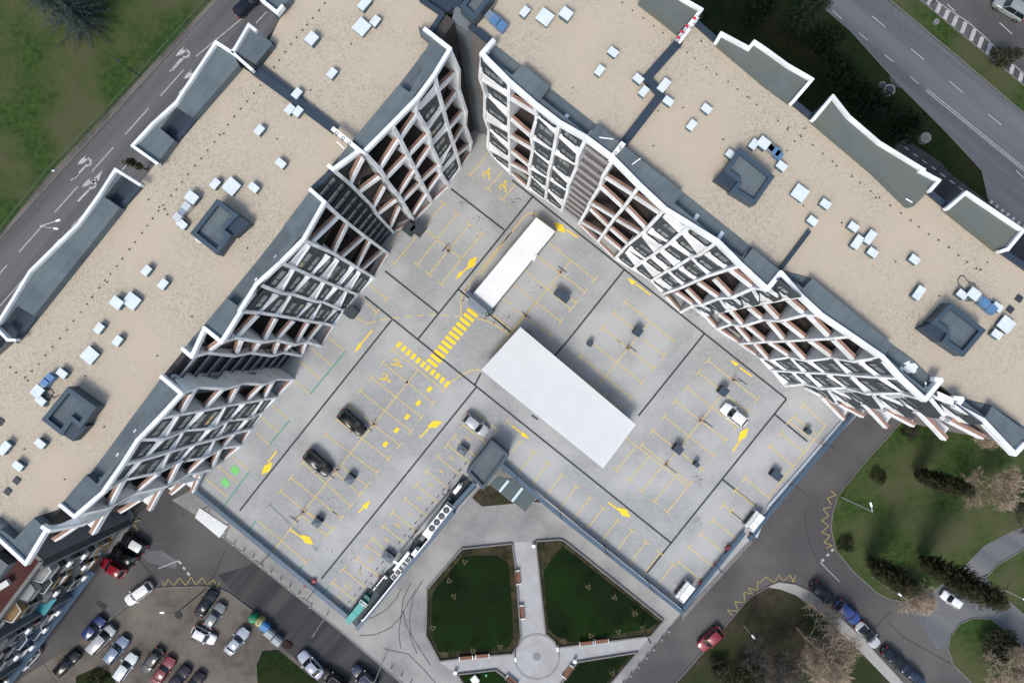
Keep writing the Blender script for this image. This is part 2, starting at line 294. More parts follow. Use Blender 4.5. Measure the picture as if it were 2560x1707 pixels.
for i in range(9): rl('G %d %d,%d %d'%(2040+50*i,280+38*i,2062+50*i,296+38*i),.5,.06)
def roadarrow(c,flip=1,straight=False):
    P=lambda x,y: 'A %f %f'%(x,y)
    x,y=c
    rl('%s,%s'%('A %f %f'%(x-95,y+150),'A %f %f'%(x+10,y+40)),.3)
    w=[(x+10+45*math.cos(a),y+35*math.sin(a)) for a in [math.radians(v) for v in (110,60,10,-40,-80)]]
    for a,b in zip(w,w[1:]): rl('A %f %f,A %f %f'%(a[0]+15,a[1]-5,b[0]+15,b[1]-5),.35)
    pts=[wp(q('A',*p),0) for p in ((x-60,y+20),(x-30,y-25),(x+28,y-75),(x+5,y-40),(x+50,y-35),(x-5,y+5))]
    m.sheet(pts,.03)
    if straight:
        m.sheet([wp(q('A',*p),0) for p in ((x+50,y-60),(x+135,y-140),(x+95,y-40))],.03); rl('A %f %f,A %f %f'%(x+25,y-10,x+80,y-60),.25)
roadarrow((1670,500)); roadarrow((1740,710)); roadarrow((768,1495)); roadarrow((810,1700),straight=True)
struct('road_marking',m,WHM)
m=MB()
def zig(txt): rl(txt,.12,.045,m)
zig('W 1490 625,1510 680,1545 610,1595 672,1650 598,1705 670,1757 592,1797 665,1860 600,1902 665,1965 618,1998 700,2015 635')
zig('X1 1340 680,1395 685,1300 800,1440 855,1305 900,1400 1025,1255 1020'); zig('X1 1345 820,1440 855')
zig('X7 1745 1435,1605 1300,1850 1325,1785 1115,2005 1130,1985 895,2195 940,2070 785,2290 860,2290 645,2360 690')
zig('X -80 650,-20 590,62 645,100 570,140 632,205 570,232 645,250 580'); zig('R 575 1365,625 1405,545 1435,580 1495'); zig('R 580 1515,505 1530,530 1568')
zig('X 535 0,555 35,490 75,558 125,492 182,570 215,512 275,590 305,530 330')
struct('yellow_zigzag_marking',m,mat('dull_yellow',(.50,.40,.13),.85,(.35,.30,.16),2))
# cracks and patches in the asphalt
m=MB()
for t_ in ('W 1270 420,1380 560','W 1180 860,1000 1000,850 1160','W 2060 360,1930 660','X 340 0,350 180,400 330,460 450','X 980 1060,1130 900','X 1100 1000,1250 1150,1500 1290,1700 1400','W 400 1380,520 1568','W 1160 870,1060 960'): rl(t_,.07,.034,m)
struct('asphalt_crack',m,mat('crack',(.04,.04,.04),.9))
ground_poly('asphalt_patch','W 1300 400,1340 350,1480 350,1620 440,1620 520,1500 500,1440 480,1360 460',ASPHL,.014)
ground_poly('asphalt_patch','W 870 830,900 800,990 860,960 900',ASPHD,.036)
for c,r in (((1676,25),.32),((1640,940),.6)):
    p=wp(q('W',*c),0); m=MB(); m.disc(p,r,.045,20); tag(m.build('manhole_cover',METD if r<.5 else ASPHD),'round dark cover %s'%('in the asphalt near the white canopy' if r<.5 else 'in the dirt parking lot beneath the lamp post'),'manhole cover')
# ---------------------------------------------------------------- apartment buildings
ZT=DK+34.3
class Bld:
    def __init__(s,u,n,wall,root): s.u=Vector((*u,0)).normalized(); s.n=Vector((*n,0)).normalized(); s.wall=wall; s.root=root
def rib3(pts):
    """pixel nodes of one vertical rib -> world points, heights from the rib's own top and foot"""
    r=lambda p: math.hypot(p[0]-1280,p[1]-853.5)
    kT=r(pts[0])*(CAMH-ZT); kB=r(pts[-1])*(CAMH-DK); rT,rB=r(pts[0]),r(pts[-1])
    def f(p):
        t=max(0,min(1,(rT-r(p))/(rT-rB))); k=kT*(1-t)+kB*t
        z=CAMH-k/r(p); return wp(p,max(DK+.02,min(ZT,z)))
    return f
nwin=[0]
def quad_lerp(a,b,c,d,s,t): # a-b top edge, c-d bottom edge
    return (a*(1-s)+b*s)*(1-t)+(c*(1-s)+d*s)*t
def facade(B,ribs,cols,fr):
    fs={}
    for k,txt in ribs.items():
        P=pp(txt); fs[k]=(rib3(P),P)
    def back(p,d=None):
        e=(p.dot(B.n)-B.wall); 
        if d is not None: e=min(e,d)
        return p-B.n*e
    wd=.36
    for k,(f,P) in fs.items():
        W3=[f(p) for p in P]
        for q_,(a,b) in enumerate(zip(W3,W3[1:])):
            a2=a+B.n*.06; b2=b+B.n*.06; h=B.u*(wd/2); ab=back(a)
            if q_==0: a2=a2-Vector((0,0,.5)); ab=ab-Vector((0,0,1.6))
            fr.hexa([b2-h,b2+h,back(b)+h,back(b)-h,a2-h,a2+h,ab+h,ab-h])
    av={k:sum(f(p).dot(B.n) for p in P)/len(P) for k,(f,P) in fs.items()}
    colmin={}
    for (i,j,kind,top,bands) in cols:
        colmin[(i,j)]=min(av[i],av[j])-.05
        fi,Pi=fs[i]; fj,Pj=fs[j]
        T0=fi(Pi[0]) if not top else wp(pp(top)[0],ZT); T1=fj(Pj[0]) if not top else wp(pp(top)[1],ZT)
        ed=[(T0,T1)]
        for bt in bands:
            a,b=pp(bt); ed.append((fi(a),fj(b)))
        ed=[ed[0]]+[(a,b) for a,b in ed[1:]]
        for c in range(6):
            (U0,U1),(L0,L1)=ed[c],ed[c+1]
            up=Vector((0,0,1))
            if kind[c%len(kind)]=='B':
                mb=MB(); fm=MB()
                hf=.85; th=.28
                mb.hexa([L0-up*hf,L1-up*hf,L1-up*hf-B.n*th,L0-up*hf-B.n*th,L0,L1,L1-B.n*th,L0-B.n*th])
                zf=min(L0.z,L1.z)-hf+.1
                a=Vector((L0.x,L0.y,zf))-B.n*th; b=Vector((L1.x,L1.y,zf))-B.n*th
                a2=back(a);b2=back(b)
                if (a-a2).length>.1 or (b-b2).length>.1:
                    fm.hexa([a-up*.2,b-up*.2,b2-up*.2,a2-up*.2,a,b,b2,a2])
                fl=None
                o=mb.build('balcony',WHITE,B.root)
                if fm.v: fm.build('floor',FLOORB,o)
                w=MB(); th0=.02; w2=.32
                e=up*.05
                w.hexa([L0-B.n*th0,L1-B.n*th0,L1-B.n*(th0+w2),L0-B.n*(th0+w2),L0-B.n*th0+e,L1-B.n*th0+e,L1-B.n*(th0+w2)+e,L0-B.n*(th0+w2)+e])
                # keep the white face in front of the coping visible
                for v in range(8):
                    x=Vector(w.v[v])-B.n*.16; w.v[v]=tuple(x)
                w.build('coping',WOOD,o)
                # glazed door standing on the balcony floor, against the back wall
                cmid=(a2+b2)/2; L=(b2-a2).length
                if L>1.2:
                    dd=(b2-a2).normalized(); dz=min(2.3,max(1.2,min(U0.z,U1.z)-zf-.6))
                    f_=MB(); g_=MB()
                    c0=Vector((cmid.x,cmid.y,zf))+B.n*.04-dd*.25*L
                    c1=c0+dd*.55*L
                    f_.hexa([c0,c1,c1+B.n*.05,c0+B.n*.05]+[p+up*dz for p in (c0,c1,c1+B.n*.05,c0+B.n*.05)])
                    fo=f_.build('balcony_door',METD,B.root)
                    g0=c0+B.n*.07+dd*.1+up*.1; g1=c1+B.n*.07-dd*.1+up*.1; m0=(g0+g1)/2
                    for x0,x1 in ((g0,m0-dd*.06),(m0+dd*.06,g1)):
                        g_.add([x0,x1,x1+up*(dz-.2),x0+up*(dz-.2)],[(0,1,2,3)])
                    g_.build('glass',GLASSD,fo)
            else:
                dep=.42
                # white band
                hf=.36; th=.28
                fr.hexa([L0-up*hf,L1-up*hf,L1-up*hf-B.n*th,L0-up*hf-B.n*th,L0,L1,L1-B.n*th,L0-B.n*th])
                # upright slate panel in one plane; the white sill slopes up to its level foot
                pn_=min(colmin[(i,j)],L0.dot(B.n)-.08,L1.dot(B.n)-.08)
                onp=lambda p,z: Vector((p.x,p.y,0))+B.n*(pn_-p.dot(B.n))+up*z
                zb=max(L0.z,L1.z)+.25
                if abs(L0.z-L1.z)<.5: zb+=.15
                small=(i,j) in (('S11','S12'),('S17','S18'))
                if small:
                    zb=(L0.z+L1.z)/2+.5; pn_=(L0.dot(B.n)+L1.dot(B.n))/2-.5
                b0=onp(L0,zb);b1=onp(L1,zb)
                t0=onp(U0,max(U0.z-.15,zb+(2.4 if small else .9))); t1=onp(U1,max(U1.z-.15,zb+(2.4 if small else .9)))
                fr.add([L0-B.n*.1,L1-B.n*.1,b1,b0],[(0,1,2,3)])
                pm_=MB(); e=-B.n*.12
                pm_.hexa([b0+e,b1+e,b1,b0,t0+e,t1+e,t1,t0])
                po=pm_.build('wall_panel',PANEL,B.root)
                L=(b1-b0).length; nwin[0]+=1
                first=True
                for base in (.35,3.35):
                    s0,s1=(.13,.80) if nwin[0]%2 else (.20,.88)
                    wh=1.55
                    if small: s0,s1=.28,.72; wh=1.3
                    if small and not first: continue
                    hz=lambda s: (t0.z*(1-s)+t1.z*s)-zb
                    room=max(hz(s0),hz(s1)) if first else min(hz(s0),hz(s1))
                    if base+.9>room and not first: continue
                    wh=max(.9,min(wh,room-base-.15))
                    p0=b0*(1-s0)+b1*s0+up*base; p1=b0*(1-s1)+b1*s1+up*base
                    dd=(p1-p0).normalized()
                    fo=MB(); x=B.n*.05
                    fo.hexa([p0,p1,p1+x,p0+x]+[p+up*wh for p in (p0,p1,p1+x,p0+x)])
                    wo=fo.build('window',FRAME,B.root)
                    gl=MB(); mid=.36 if B is BR else .62; pmx=p0*(1-mid)+p1*mid; x2=B.n*.054
                    for a_,b_ in ((p0+dd*.12,pmx-dd*.06),(pmx+dd*.06,p1-dd*.12)):
                        gl.add([a_+x2+up*.14,b_+x2+up*.14,b_+x2+up*(wh-.12),a_+x2+up*(wh-.12)],[(0,1,2,3)])
                    gl.build('glass',GLASS,wo)
                    if first:
                        s_=MB(); s_.hexa([p0-dd*.05+x-up*.08,p1+dd*.05+x-up*.08,p1+dd*.05+B.n*.16-up*.08,p0-dd*.05+B.n*.16-up*.08]+[v-up*.03 for v in (p0-dd*.05+x,p1+dd*.05+x,p1+dd*.05+B.n*.16,p0-dd*.05+B.n*.16)])
                        s_.build('sill',FRAME,wo)
                    first=False
def coping(B,txts,fr,w=.42,h=.7,z=ZT):
    for txt in txts:
        P=[wp(p,z) for p in pp(txt)]
        for a,b in zip(P,P[1:]):
            d=(b-a).normalized()*.12
            e_=Vector((0,0,h/2-.1+.006*(coping.k%5))); coping.k+=1
            fr.bar(a-d-e_,b+d-e_,w,h)
coping.k=0
def coping1(root,name,m,B,txts,w=.42,h=.7,z=ZT):
    for t_ in txts:
        k=MB(); coping(B,[t_],k,w,h,z); k.build(name,m,root)
def polys(name,txts,z,h,m,root,off=None):
    for t_ in txts:
        mb=MB(); mb.prism([wp(p,z) for p in pp(t_)],z,z-h); o=mb.build(name,m,root)
    return o
uL=Vector((.628,.778,0)); nL=Vector((.778,-.628,0))
LB=empty('apartment_building',wp((500,850),0),0,'long left apartment block with tan gravel roof and white honeycomb balcony frames','building')
RB=empty('apartment_building',wp((2000,450),0),0,'long right apartment block with tan gravel roof and white honeycomb facade','building')
def rooted(root):
    root['_l']=tuple(root.location); root.location=(0,0,0); return root
LB.location=(0,0,0); RB.location=(0,0,0)
BL=Bld((.628,.778),(.778,-.628),-23.4,LB)
BR=Bld((.797,-.604),(-.604,-.797),-21.3,RB)
ribsL=dict(
R0='Z2 1140 430,1300 810,1300 1140,1430 1530,B 1925 1160,1980 1310,1970 1390',
R1='B 1640 680,1672 825,1720 990,1768 1175,1812 1315,1848 1425,1880 1550',
R2='B 1480 910,1478 1030,Z1 1575 215,1600 400,1740 690,1755 835,1870 1020',
R3='Z1 1000 90,1110 275,1240 540,1350 760,1445 955,1530 1120,1618 1278',
R4='Z1 570 510,820 780,910 940,1110 1190,K 1460 470',
R5='Z1 80 770,350 1000,700 1350,Z3 1740 600,K 1265 570',
R6='Z3 715 370,1010 640,1500 1030,1975 1375',
R7='K 440 640,700 755,925 890,1085 985',
R8='Z4 1110 450,1390 560,1700 700,1980 820,2300 950,K 940 1140',
R9='Z4 700 880,1110 1040,1370 1070,1760 1200,1950 1220,2270 1360,K 815 1275',
R10='Z4 300 1400,700 1425,1090 1485,1400 1540,K 500 1385,K 620 1400,K 715 1425',
R11='Z5 950 460,1170 400,1590 470,1800 435,2090 510,2261 466,M 600 45',
R12='Z5 490 690,740 630,1160 680,1400 630,1740 680,1910 630,2190 680',
R13='Z5 330 1260,590 1165,1020 1190,1290 1105,1620 1120,1800 1045,2070 1050',
R14='Z6 850 410,1170 350,1560 280,1910 210,2210 160,Z5 1600 1355,1810 1320',
R15='Z6 520 745,930 730,1280 585,1690 565,1955 430,2265 410,Z5 1590 1550',
R16='Z6 270 1135,640 1040,1060 915,1440 800,1770 720,2050 630,2290 575',
R17='Z6 0 1535,X1 1180 240,1720 130,Z6 1190 1070,1590 1010,1830 865,2125 830',
R18='X1 410 810,930 685,1350 455,1840 345,2150 165,Z6 1645 1205,1840 1070',
)
colsL=[
('R0','R1','B',None,['Z2 1240 850,960 1110','Z2 1250 1190,1060 1450','B 1905 1030,Z1 1890 110','Z1 2100 110,1960 330','Z1 2195 380,2010 535','Z1 2215 520,2055 745']),
('R1','R2','W',None,['B 1665 845,1505 1000','B 1705 1015,1590 1175','B 1755 1190,Z1 1620 380','Z1 1910 390,1760 680','Z1 1975 590,1770 800','Z1 2040 750,1880 1000']),
('R2','R3','B',None,['B 1475 1055,1335 1255','B 1580 1235,Z1 1260 530','Z1 1590 420,1370 730','Z1 1720 700,1465 935','Z1 1740 850,1555 1100','Z1 1860 1040,1620 1265']),
('R3','R4','B',None,['Z1 1090 310,815 730','Z1 1220 570,905 895','Z1 1335 790,1105 1145','Z1 1430 985,1155 1260','Z1 1525 1155,1325 1460','Z1 1610 1290,1350 1550']),
('R4','R5','B','Z1 470 500,85 765',['Z1 540 580,345 970','Z1 800 880,470 1120','Z1 880 1030,705 1350','Z1 1060 1240,780 1450','Z3 2190 450,2010 845','K 1455 470,1270 565']),
('R6','R7','B',None,['Z3 980 640,470 1130','Z3 1170 780,870 1380','Z3 1490 1040,1040 1440','Z3 1610 1130,K 925 885','Z3 1850 1320,K 975 910','Z3 1960 1385,K 1085 982']),
('R7','R8','W',None,['K 495 690,355 890','Z4 2080 330,1710 690','Z4 2250 400,2000 800','K 900 895,770 1050','K 960 935,865 1095','K 1080 988,940 1135']),
('R8','R9','W',None,['Z4 1370 600,1120 1030','Z4 1690 720,1380 1040','Z4 1970 850,1770 1190','Z4 2220 950,1960 1205','K 840 1100,770 1260','K 940 1138,815 1272']),
('R9','R10','W',None,['Z4 1060 1090,710 1410','Z4 1310 1110,1090 1470','Z4 1720 1250,1420 1530','Z4 1900 1260,K 515 1375','Z4 2210 1380,K 625 1390','K 810 1280,715 1424']),
('R10','R11','B',None,['Z5 1500 60,1180 390','Z5 1790 110,1600 450','Z5 2060 150,1800 430','Z5 2290 180,2100 490','K 600 1410,Z5 2270 460','K 715 1424,M 600 43']),
('R11','R12','B','Z5 690 250,490 690',['Z5 945 470,745 610','Z5 1250 440,1170 650','Z5 1530 490,1430 620','Z5 1830 470,1750 660','Z5 2020 520,1920 610','Z5 2250 490,2190 672']),
('R13','R14','B',None,['Z5 520 1210,Z6 1170 340','Z5 960 1210,694 1490','Z5 1210 1140,1050 1430','Z5 1590 1130,1330 1385','Z5 1750 1080,1600 1345','Z5 2050 1062,1810 1312']),
('R14','R15','W',None,['Z6 1150 380,940 720','Z6 1540 310,1290 570','Z6 1880 240,1710 550','Z6 2180 190,1960 420','Z5 1590 1380,Z6 2280 400','Z5 1800 1330,1600 1535']),
('R15','R16','W',None,['Z6 920 750,640 1020','Z6 1240 600,1070 890','Z6 1650 590,1450 790','Z6 1910 460,1780 700','Z6 2230 440,2060 610','Z5 1600 1545,Z6 2288 572']),
('R16','R17','WWWWBB',None,['Z6 590 1060,340 1340','Z6 1020 930,880 1230','Z6 1400 830,1200 1050','Z6 1720 740,1600 990','Z6 2010 660,1830 860','Z6 2270 590,2120 822']),
('R17','R18','B',None,['X1 1150 270,940 660','X1 1690 170,1370 440','Z6 1160 1100,980 1450','Z6 1550 1030,1280 1280','Z6 1800 890,1660 1190','Z6 2100 850,1840 1068']),
]
frL=MB(); facade(BL,ribsL,colsL,frL)
coping(BL,['B 1550 270,1780 450,1640 680,1480 900,1255 1130,990 1395','Z1 10 710,80 765,470 480','Z3 440 115,712 355,K 435 630,215 850,0 1045,Z4 640 860,310 1380,Z5 1240 0,950 460,690 250,490 690,350 570',
 'Z5 20 1000,330 1260,Z6 850 400,520 740,270 1130,X1 850 430,410 810,190 630','X2 660 350,720 385,400 920,0 550,-200 370'],frL,.36,.6)
# free-standing fins at the south-west end of the block
def fins(B,fr,kT,items,root):
    r=lambda p: math.hypot(p[0]-1280,p[1]-853.5)
    out=[]
    for t_ in items:
        a,b=pp(t_); zz=max(DK+.1,min(ZT,CAMH-kT/r(b))); out.append([wp(a,zz+.8),wp(b,zz)])
    for a,b in out:
        mb=MB(); up=Vector((0,0,1)); th=.3; hf=.9; L0,L1=a,b
        za=(a.z+b.z)/2
        mb.hexa([L0-up*hf,L1-up*hf,L1-up*hf-B.n*th,L0-up*hf-B.n*th,L0,L1,L1-B.n*th,L0-B.n*th])
        f0=Vector((a.x,a.y,min(a.z,b.z)-hf)); f1=Vector((b.x,b.y,min(a.z,b.z)-hf))
        e=2.0
        mb.hexa([f0-up*.2-B.n*th,f1-up*.2-B.n*th,f1-up*.2-B.n*e,f0-up*.2-B.n*e,f0-B.n*th,f1-B.n*th,f1-B.n*e,f0-B.n*e])
        o=mb.build('balcony',WHITE,root)
        w=MB(); w.hexa([L0-B.n*.17,L1-B.n*.17,L1-B.n*.53,L0-B.n*.53]+[p+up*.05 for p in (L0-B.n*.17,L1-B.n*.17,L1-B.n*.53,L0-B.n*.53)]); w.build('coping',WOOD,o)
rT=lambda p: math.hypot(p[0]-1280,p[1]-853.5)
kL=rT(q('X2',400,920))*(CAMH-ZT)
fins(BL,frL,kL,['X1 470 960,110 1200','X1 900 740,690 1100','X1 1430 570,1120 765','X1 1750 400,1570 730','X1 2140 290,1910 480','X1 2350 190,2240 450'],LB)
def loose(kT,txt): 
    return [wp(p,max(DK,min(ZT,CAMH-kT/rT(p)))) for p in pp(txt)]
for t_ in ('X1 430 815,930 705,520 905,0 1010','X1 1080 640,1350 480,1850 355,1420 560','X1 1900 335,2150 180,2340 240,2140 290'):
    a=loose(77500,t_); frL.add(a,[(0,1,2,3)]); frL.add([p-Vector((0,0,.3)) for p in a],[(3,2,1,0)])
a=loose(79000,'X2 730 395,1290 285,1640 110')
for x,y in zip(a,a[1:]): frL.bar(x,y,.4,.6)
frL.build('facade_frame',WHITE,LB)
def NL(s,n,z=0): return uL*s+nL*n+Vector((0,0,z))
# main body, end wall and roof
def LBW(): pass
mb=MB(); mb.prism([NL(-44.0,-23.4),NL(20.3,-23.4),NL(20.3,-36.4),NL(-75,-36.4),NL(-75,-34),NL(-44,-30)],DK+32.9,0); mb.build('wall',WALLD,LB)
mb=MB(); mb.prism([wp(p,DK+33) for p in pp('J 140 -100,600 370,B 1700 130,1600 385,1480 590,1310 785,890 1290,700 1510,K 520 170,250 520,0 840,E 1860 1430,1740 1568,I 1690 70,1480 330,830 1210,X1 150 700,X2 520 215,290 450,0 200,s -260 1120,E -300 1960,150 1560,1440 -80,A 1500 1430,2190 600,2350 700,B 110 400,240 130,s 760 -80')],DK+33,DK+32.2)
mb.build('roof',GRAV,LB)
polys('lower_roof_strip',['B 1610 385,1780 450,1640 680,1480 900,1255 1130,990 1395,890 1290,1310 785','Z1 480 490,85 765,30 740,390 310','K 500 180,620 290,430 640,215 850,0 1045,Z4 640 860,310 1380,Z5 1240 0,950 460,690 250,490 690,370 580,E 1860 1430,K 0 840,250 520','Z5 30 1010,330 1260,Z6 850 400,520 740,270 1130,X1 850 430,410 810,190 630,I 830 1210,1290 590','X2 700 380,400 900,0 560,0 200,290 450,520 210'],DK+33.1,.9,CAP,LB)
polys('roof_cap',['B 1780 450,1640 680,1480 900,1255 1130,990 1390,890 1280,1310 780,1410 850,1530 640,1480 570,1610 385,1500 300,1490 240,1550 275','Z1 460 490,85 760,150 640,390 310','K 500 180,620 290,430 640,215 850,0 1045,Z4 640 860,310 1380,Z5 1240 0,950 460,700 255,E 1870 1425,2080 1165,2180 1240,2350 1010,K 60 930,330 600,250 510','Z5 330 1260,Z6 850 400,520 740,270 1130,X1 850 430,410 810,190 630,I 790 1220,890 1305,1330 700,1350 640,1290 590,1480 330,Z5 20 1000','X2 700 380,400 900,0 560,0 380,220 545,520 210'],DK+34.1,1.2,CAP,LB)
# outer wedge bays over the street
outL=['A 2140 490,1985 395,1620 940,1400 1140,1220 1345,1440 1500,1600 1290,1470 1180,1620 985,1770 1080,2190 600','A 2285 235,B 20 290,150 400,0 590,A 2140 480',
 'E 1060 5,920 210,720 490,280 920,0 1370,-150 1590,-100 1620,0 1440,160 1240,310 1330,1100 340,960 240,1120 40','B 60 0,320 -20,190 125','E 0 1460,70 1550,140 1555,310 1330,160 1240']
polys('street_bay',outL[:4],DK+34.0,1.6,CAP,LB); polys('bay_roof',['A 1600 1290,1470 1180,1620 985,1770 1080','E 1120 40,960 240,1100 345,1285 140','E 160 1240,310 1330,140 1555,70 1550,0 1450,-60 1420'],DK+32.9,.6,CAPD,LB)
polys('street_bay_wall',['A 2140 490,1985 395,1620 940,1400 1140,1220 1345,1440 1500,2190 600','E 1060 5,920 210,720 490,280 920,0 1370,-150 1590,70 1550,140 1555,1285 140','B 60 0,320 -20,190 125'],DK+32.2,DK+32.2,WALLG,LB)
coping1(LB,'street_frame',WHITE,BL,['A 2310 640,2140 490,1985 390,1620 940,1400 1140,1215 1340,1440 1500','A 2140 480,2285 232,2345 280','E 1285 130,1060 -10,920 210,720 490,280 920,0 1370,-200 1660','E -100 1370,70 1550,140 1555','B 50 0,195 115,240 60'],.27,.6)
coping1(LB,'dark_coping',CAPD,BL,['B 150 400,0 590,350 860,690 1180','B 1520 0,1710 130,1600 300','K 520 165,700 0','A 2190 600,1440 1500','E 1285 140,1100 345,150 1560'],.45,.35,DK+33.3)
coping1(LB,'dark_coping',CAPD,BL,['B -10 650,390 940,720 1190'],.9,.3,DK+33.35)
# stair column: recessed wall with eleven windows
up=Vector((0,0,1))
for k in range(11):
    a=q('Z3',850+k*112-k*k*1.6,150+k*106-k*k*1.5) 
for i,(x0,y0,x1,y1) in enumerate(((900,0,690,220),(1090,60,840,360),(1215,190,980,480),(1330,310,1115,600),(1440,425,1235,700),(1545,530,1345,790),(1630,635,1450,875),(1715,720,1550,960),(1805,810,1645,1040),(1885,890,1735,1110),(1965,970,1810,1180))):
    z=DK+31.6-i*3.0
    c=(wp(q('Z3',x0,y0),z)+wp(q('Z3',x1,y1),z))/2
    c=c-BL.n*(c.dot(BL.n)-BL.wall); 
    w=MB(); p0=c-uL*1.35+nL*.02; p1=c+uL*1.35+nL*.02; x=nL*.06
    w.hexa([p0-up*.7,p1-up*.7,p1+x-up*.7,p0+x-up*.7,p0+up*.8,p1+up*.8,p1+x+up*.8,p0+x+up*.8]); wo=w.build('window',FRAME,LB)
    gl=MB(); 
    for a,b in ((.06,.60),(.66,.94)):
        g0=p0*(1-a)+p1*a+nL*.07; g1=p0*(1-b)+p1*b+nL*.07; gl.add([g0-up*.55,g1-up*.55,g1+up*.7,g0+up*.7],[(0,1,2,3)])
    gl.build('glass',GLASS,wo); s_=MB(); s_.box((c+nL*.2).to_tuple()[:2]+(z-.74,),2.8,.3,.06,math.atan2(uL.y,uL.x)); s_.build('sill',METD,wo)
mb=MB()
for i in range(12):
    z=DK+31.0-i*2.9
    a=NL(-8.4,-23.4,z); b=NL(-3.9,-23.4,z)
# louvred recess between sections, light side wall
def side(txtT,txtB,root,m,name='side_wall'):
    T_=[wp(p,ZT-.4) for p in pp(txtT)]; B_=[wp(p,DK) for p in pp(txtB)]
    mb=MB(); mb.add([B_[0],B_[1],T_[1],T_[0]],[(0,1,2,3)]); mb.add([p-uL*.25 for p in (B_[0],B_[1],T_[1],T_[0])],[(3,2,1,0)]); return mb.build(name,m,root)
side('Z5 130 1010,330 1260','Z5 1905 905,2065 1045',LB,WALLG)
rec=MB(); rs=MB()
s0=NL(0,0)
pA=wp(q('Z5',110,990),DK+33); sA=pA.dot(uL); pB=wp(q('Z5',400,560),DK+33); sB=pB.dot(uL)
for i in range(11):
    z=DK+1.6+i*3.0
    a=NL(sA+.2,-23.38,z); b=NL(sB,-23.38,z)
    w=MB(); w.hexa([a,b,b+nL*.7,a+nL*.7,a+up*.18,b+up*.18,b+nL*.7+up*.18,a+nL*.7+up*.18]); ob=w.build('gallery_slab',METD,LB)
    r_=MB(); r_.bar(a+nL*.7+up*1.05,b+nL*.7+up*1.05,.05,.05)
    r_.bar(a+nL*.7+up*.65,b+nL*.7+up*.65,.03,.03)
    r_.build('railing',METL,ob)
# ---------------------------------------------------------------- right building
ribsR=dict(
S0='Y1 90 350,60 720,140 960,130 1330,Y2 135 160,115 430,200 580',
S1='Y1 510 770,505 1270,Y2 445 0,455 440,462 842',
S2='Y1 900 1110,940 1290,Y2 870 0,790 270,820 450,760 740,780 860,730 1070',
S3='Y1 1290 1410,Y2 1180 260,1130 520,1060 820,1010 1240',
S4='Y2 1640 280,1510 560,1490 740,1360 1020,1350 1120,1260 1410',
S5='Y3 640 110,480 370,430 540,270 790,240 880,100 1120',
S6='Y3 1050 520,800 860,660 1020,390 1400',
S7='Y3 1430 900,1130 1220,860 1440,N 940 812',
S8='Y3 1840 1150,N 1530 590,1430 680,1310 760,1220 820,1100 905',
S9='Y4 1200 280,920 480,780 520,540 680,410 730,210 860,N 1270 1010',
S10='Y4 1570 640,1060 800,850 890,650 980,480 1040,350 1090',
S11='Y4 1960 1010,1760 990,1420 1140,1220 1150,950 1260,830 1260,620 1370',
S12='Y5 1550 375,1240 430,940 490,660 540,420 600,190 640,40 685',
S13='Y5 1880 675,1640 660,1240 760,980 740,660 840,480 810,250 890',
S14='Y5 2320 1000,1990 1030,1620 1050,1290 1070,1020 1080,770 1100,600 1110',
S15='Y6 1870 460,1450 520,1120 460,710 510,450 450,150 500,Y5 880 1310',
S16='Y6 2190 785,1810 760,1370 730,990 700,690 690,400 670,170 658',
S17='Y7 820 620,440 510,Y6 1650 1020,1320 920,940 940,680 865,390 898',
S18='Y7 1730 930,1170 945,690 800,210 800,Y6 1600 1185,1220 1190,965 1085',
)
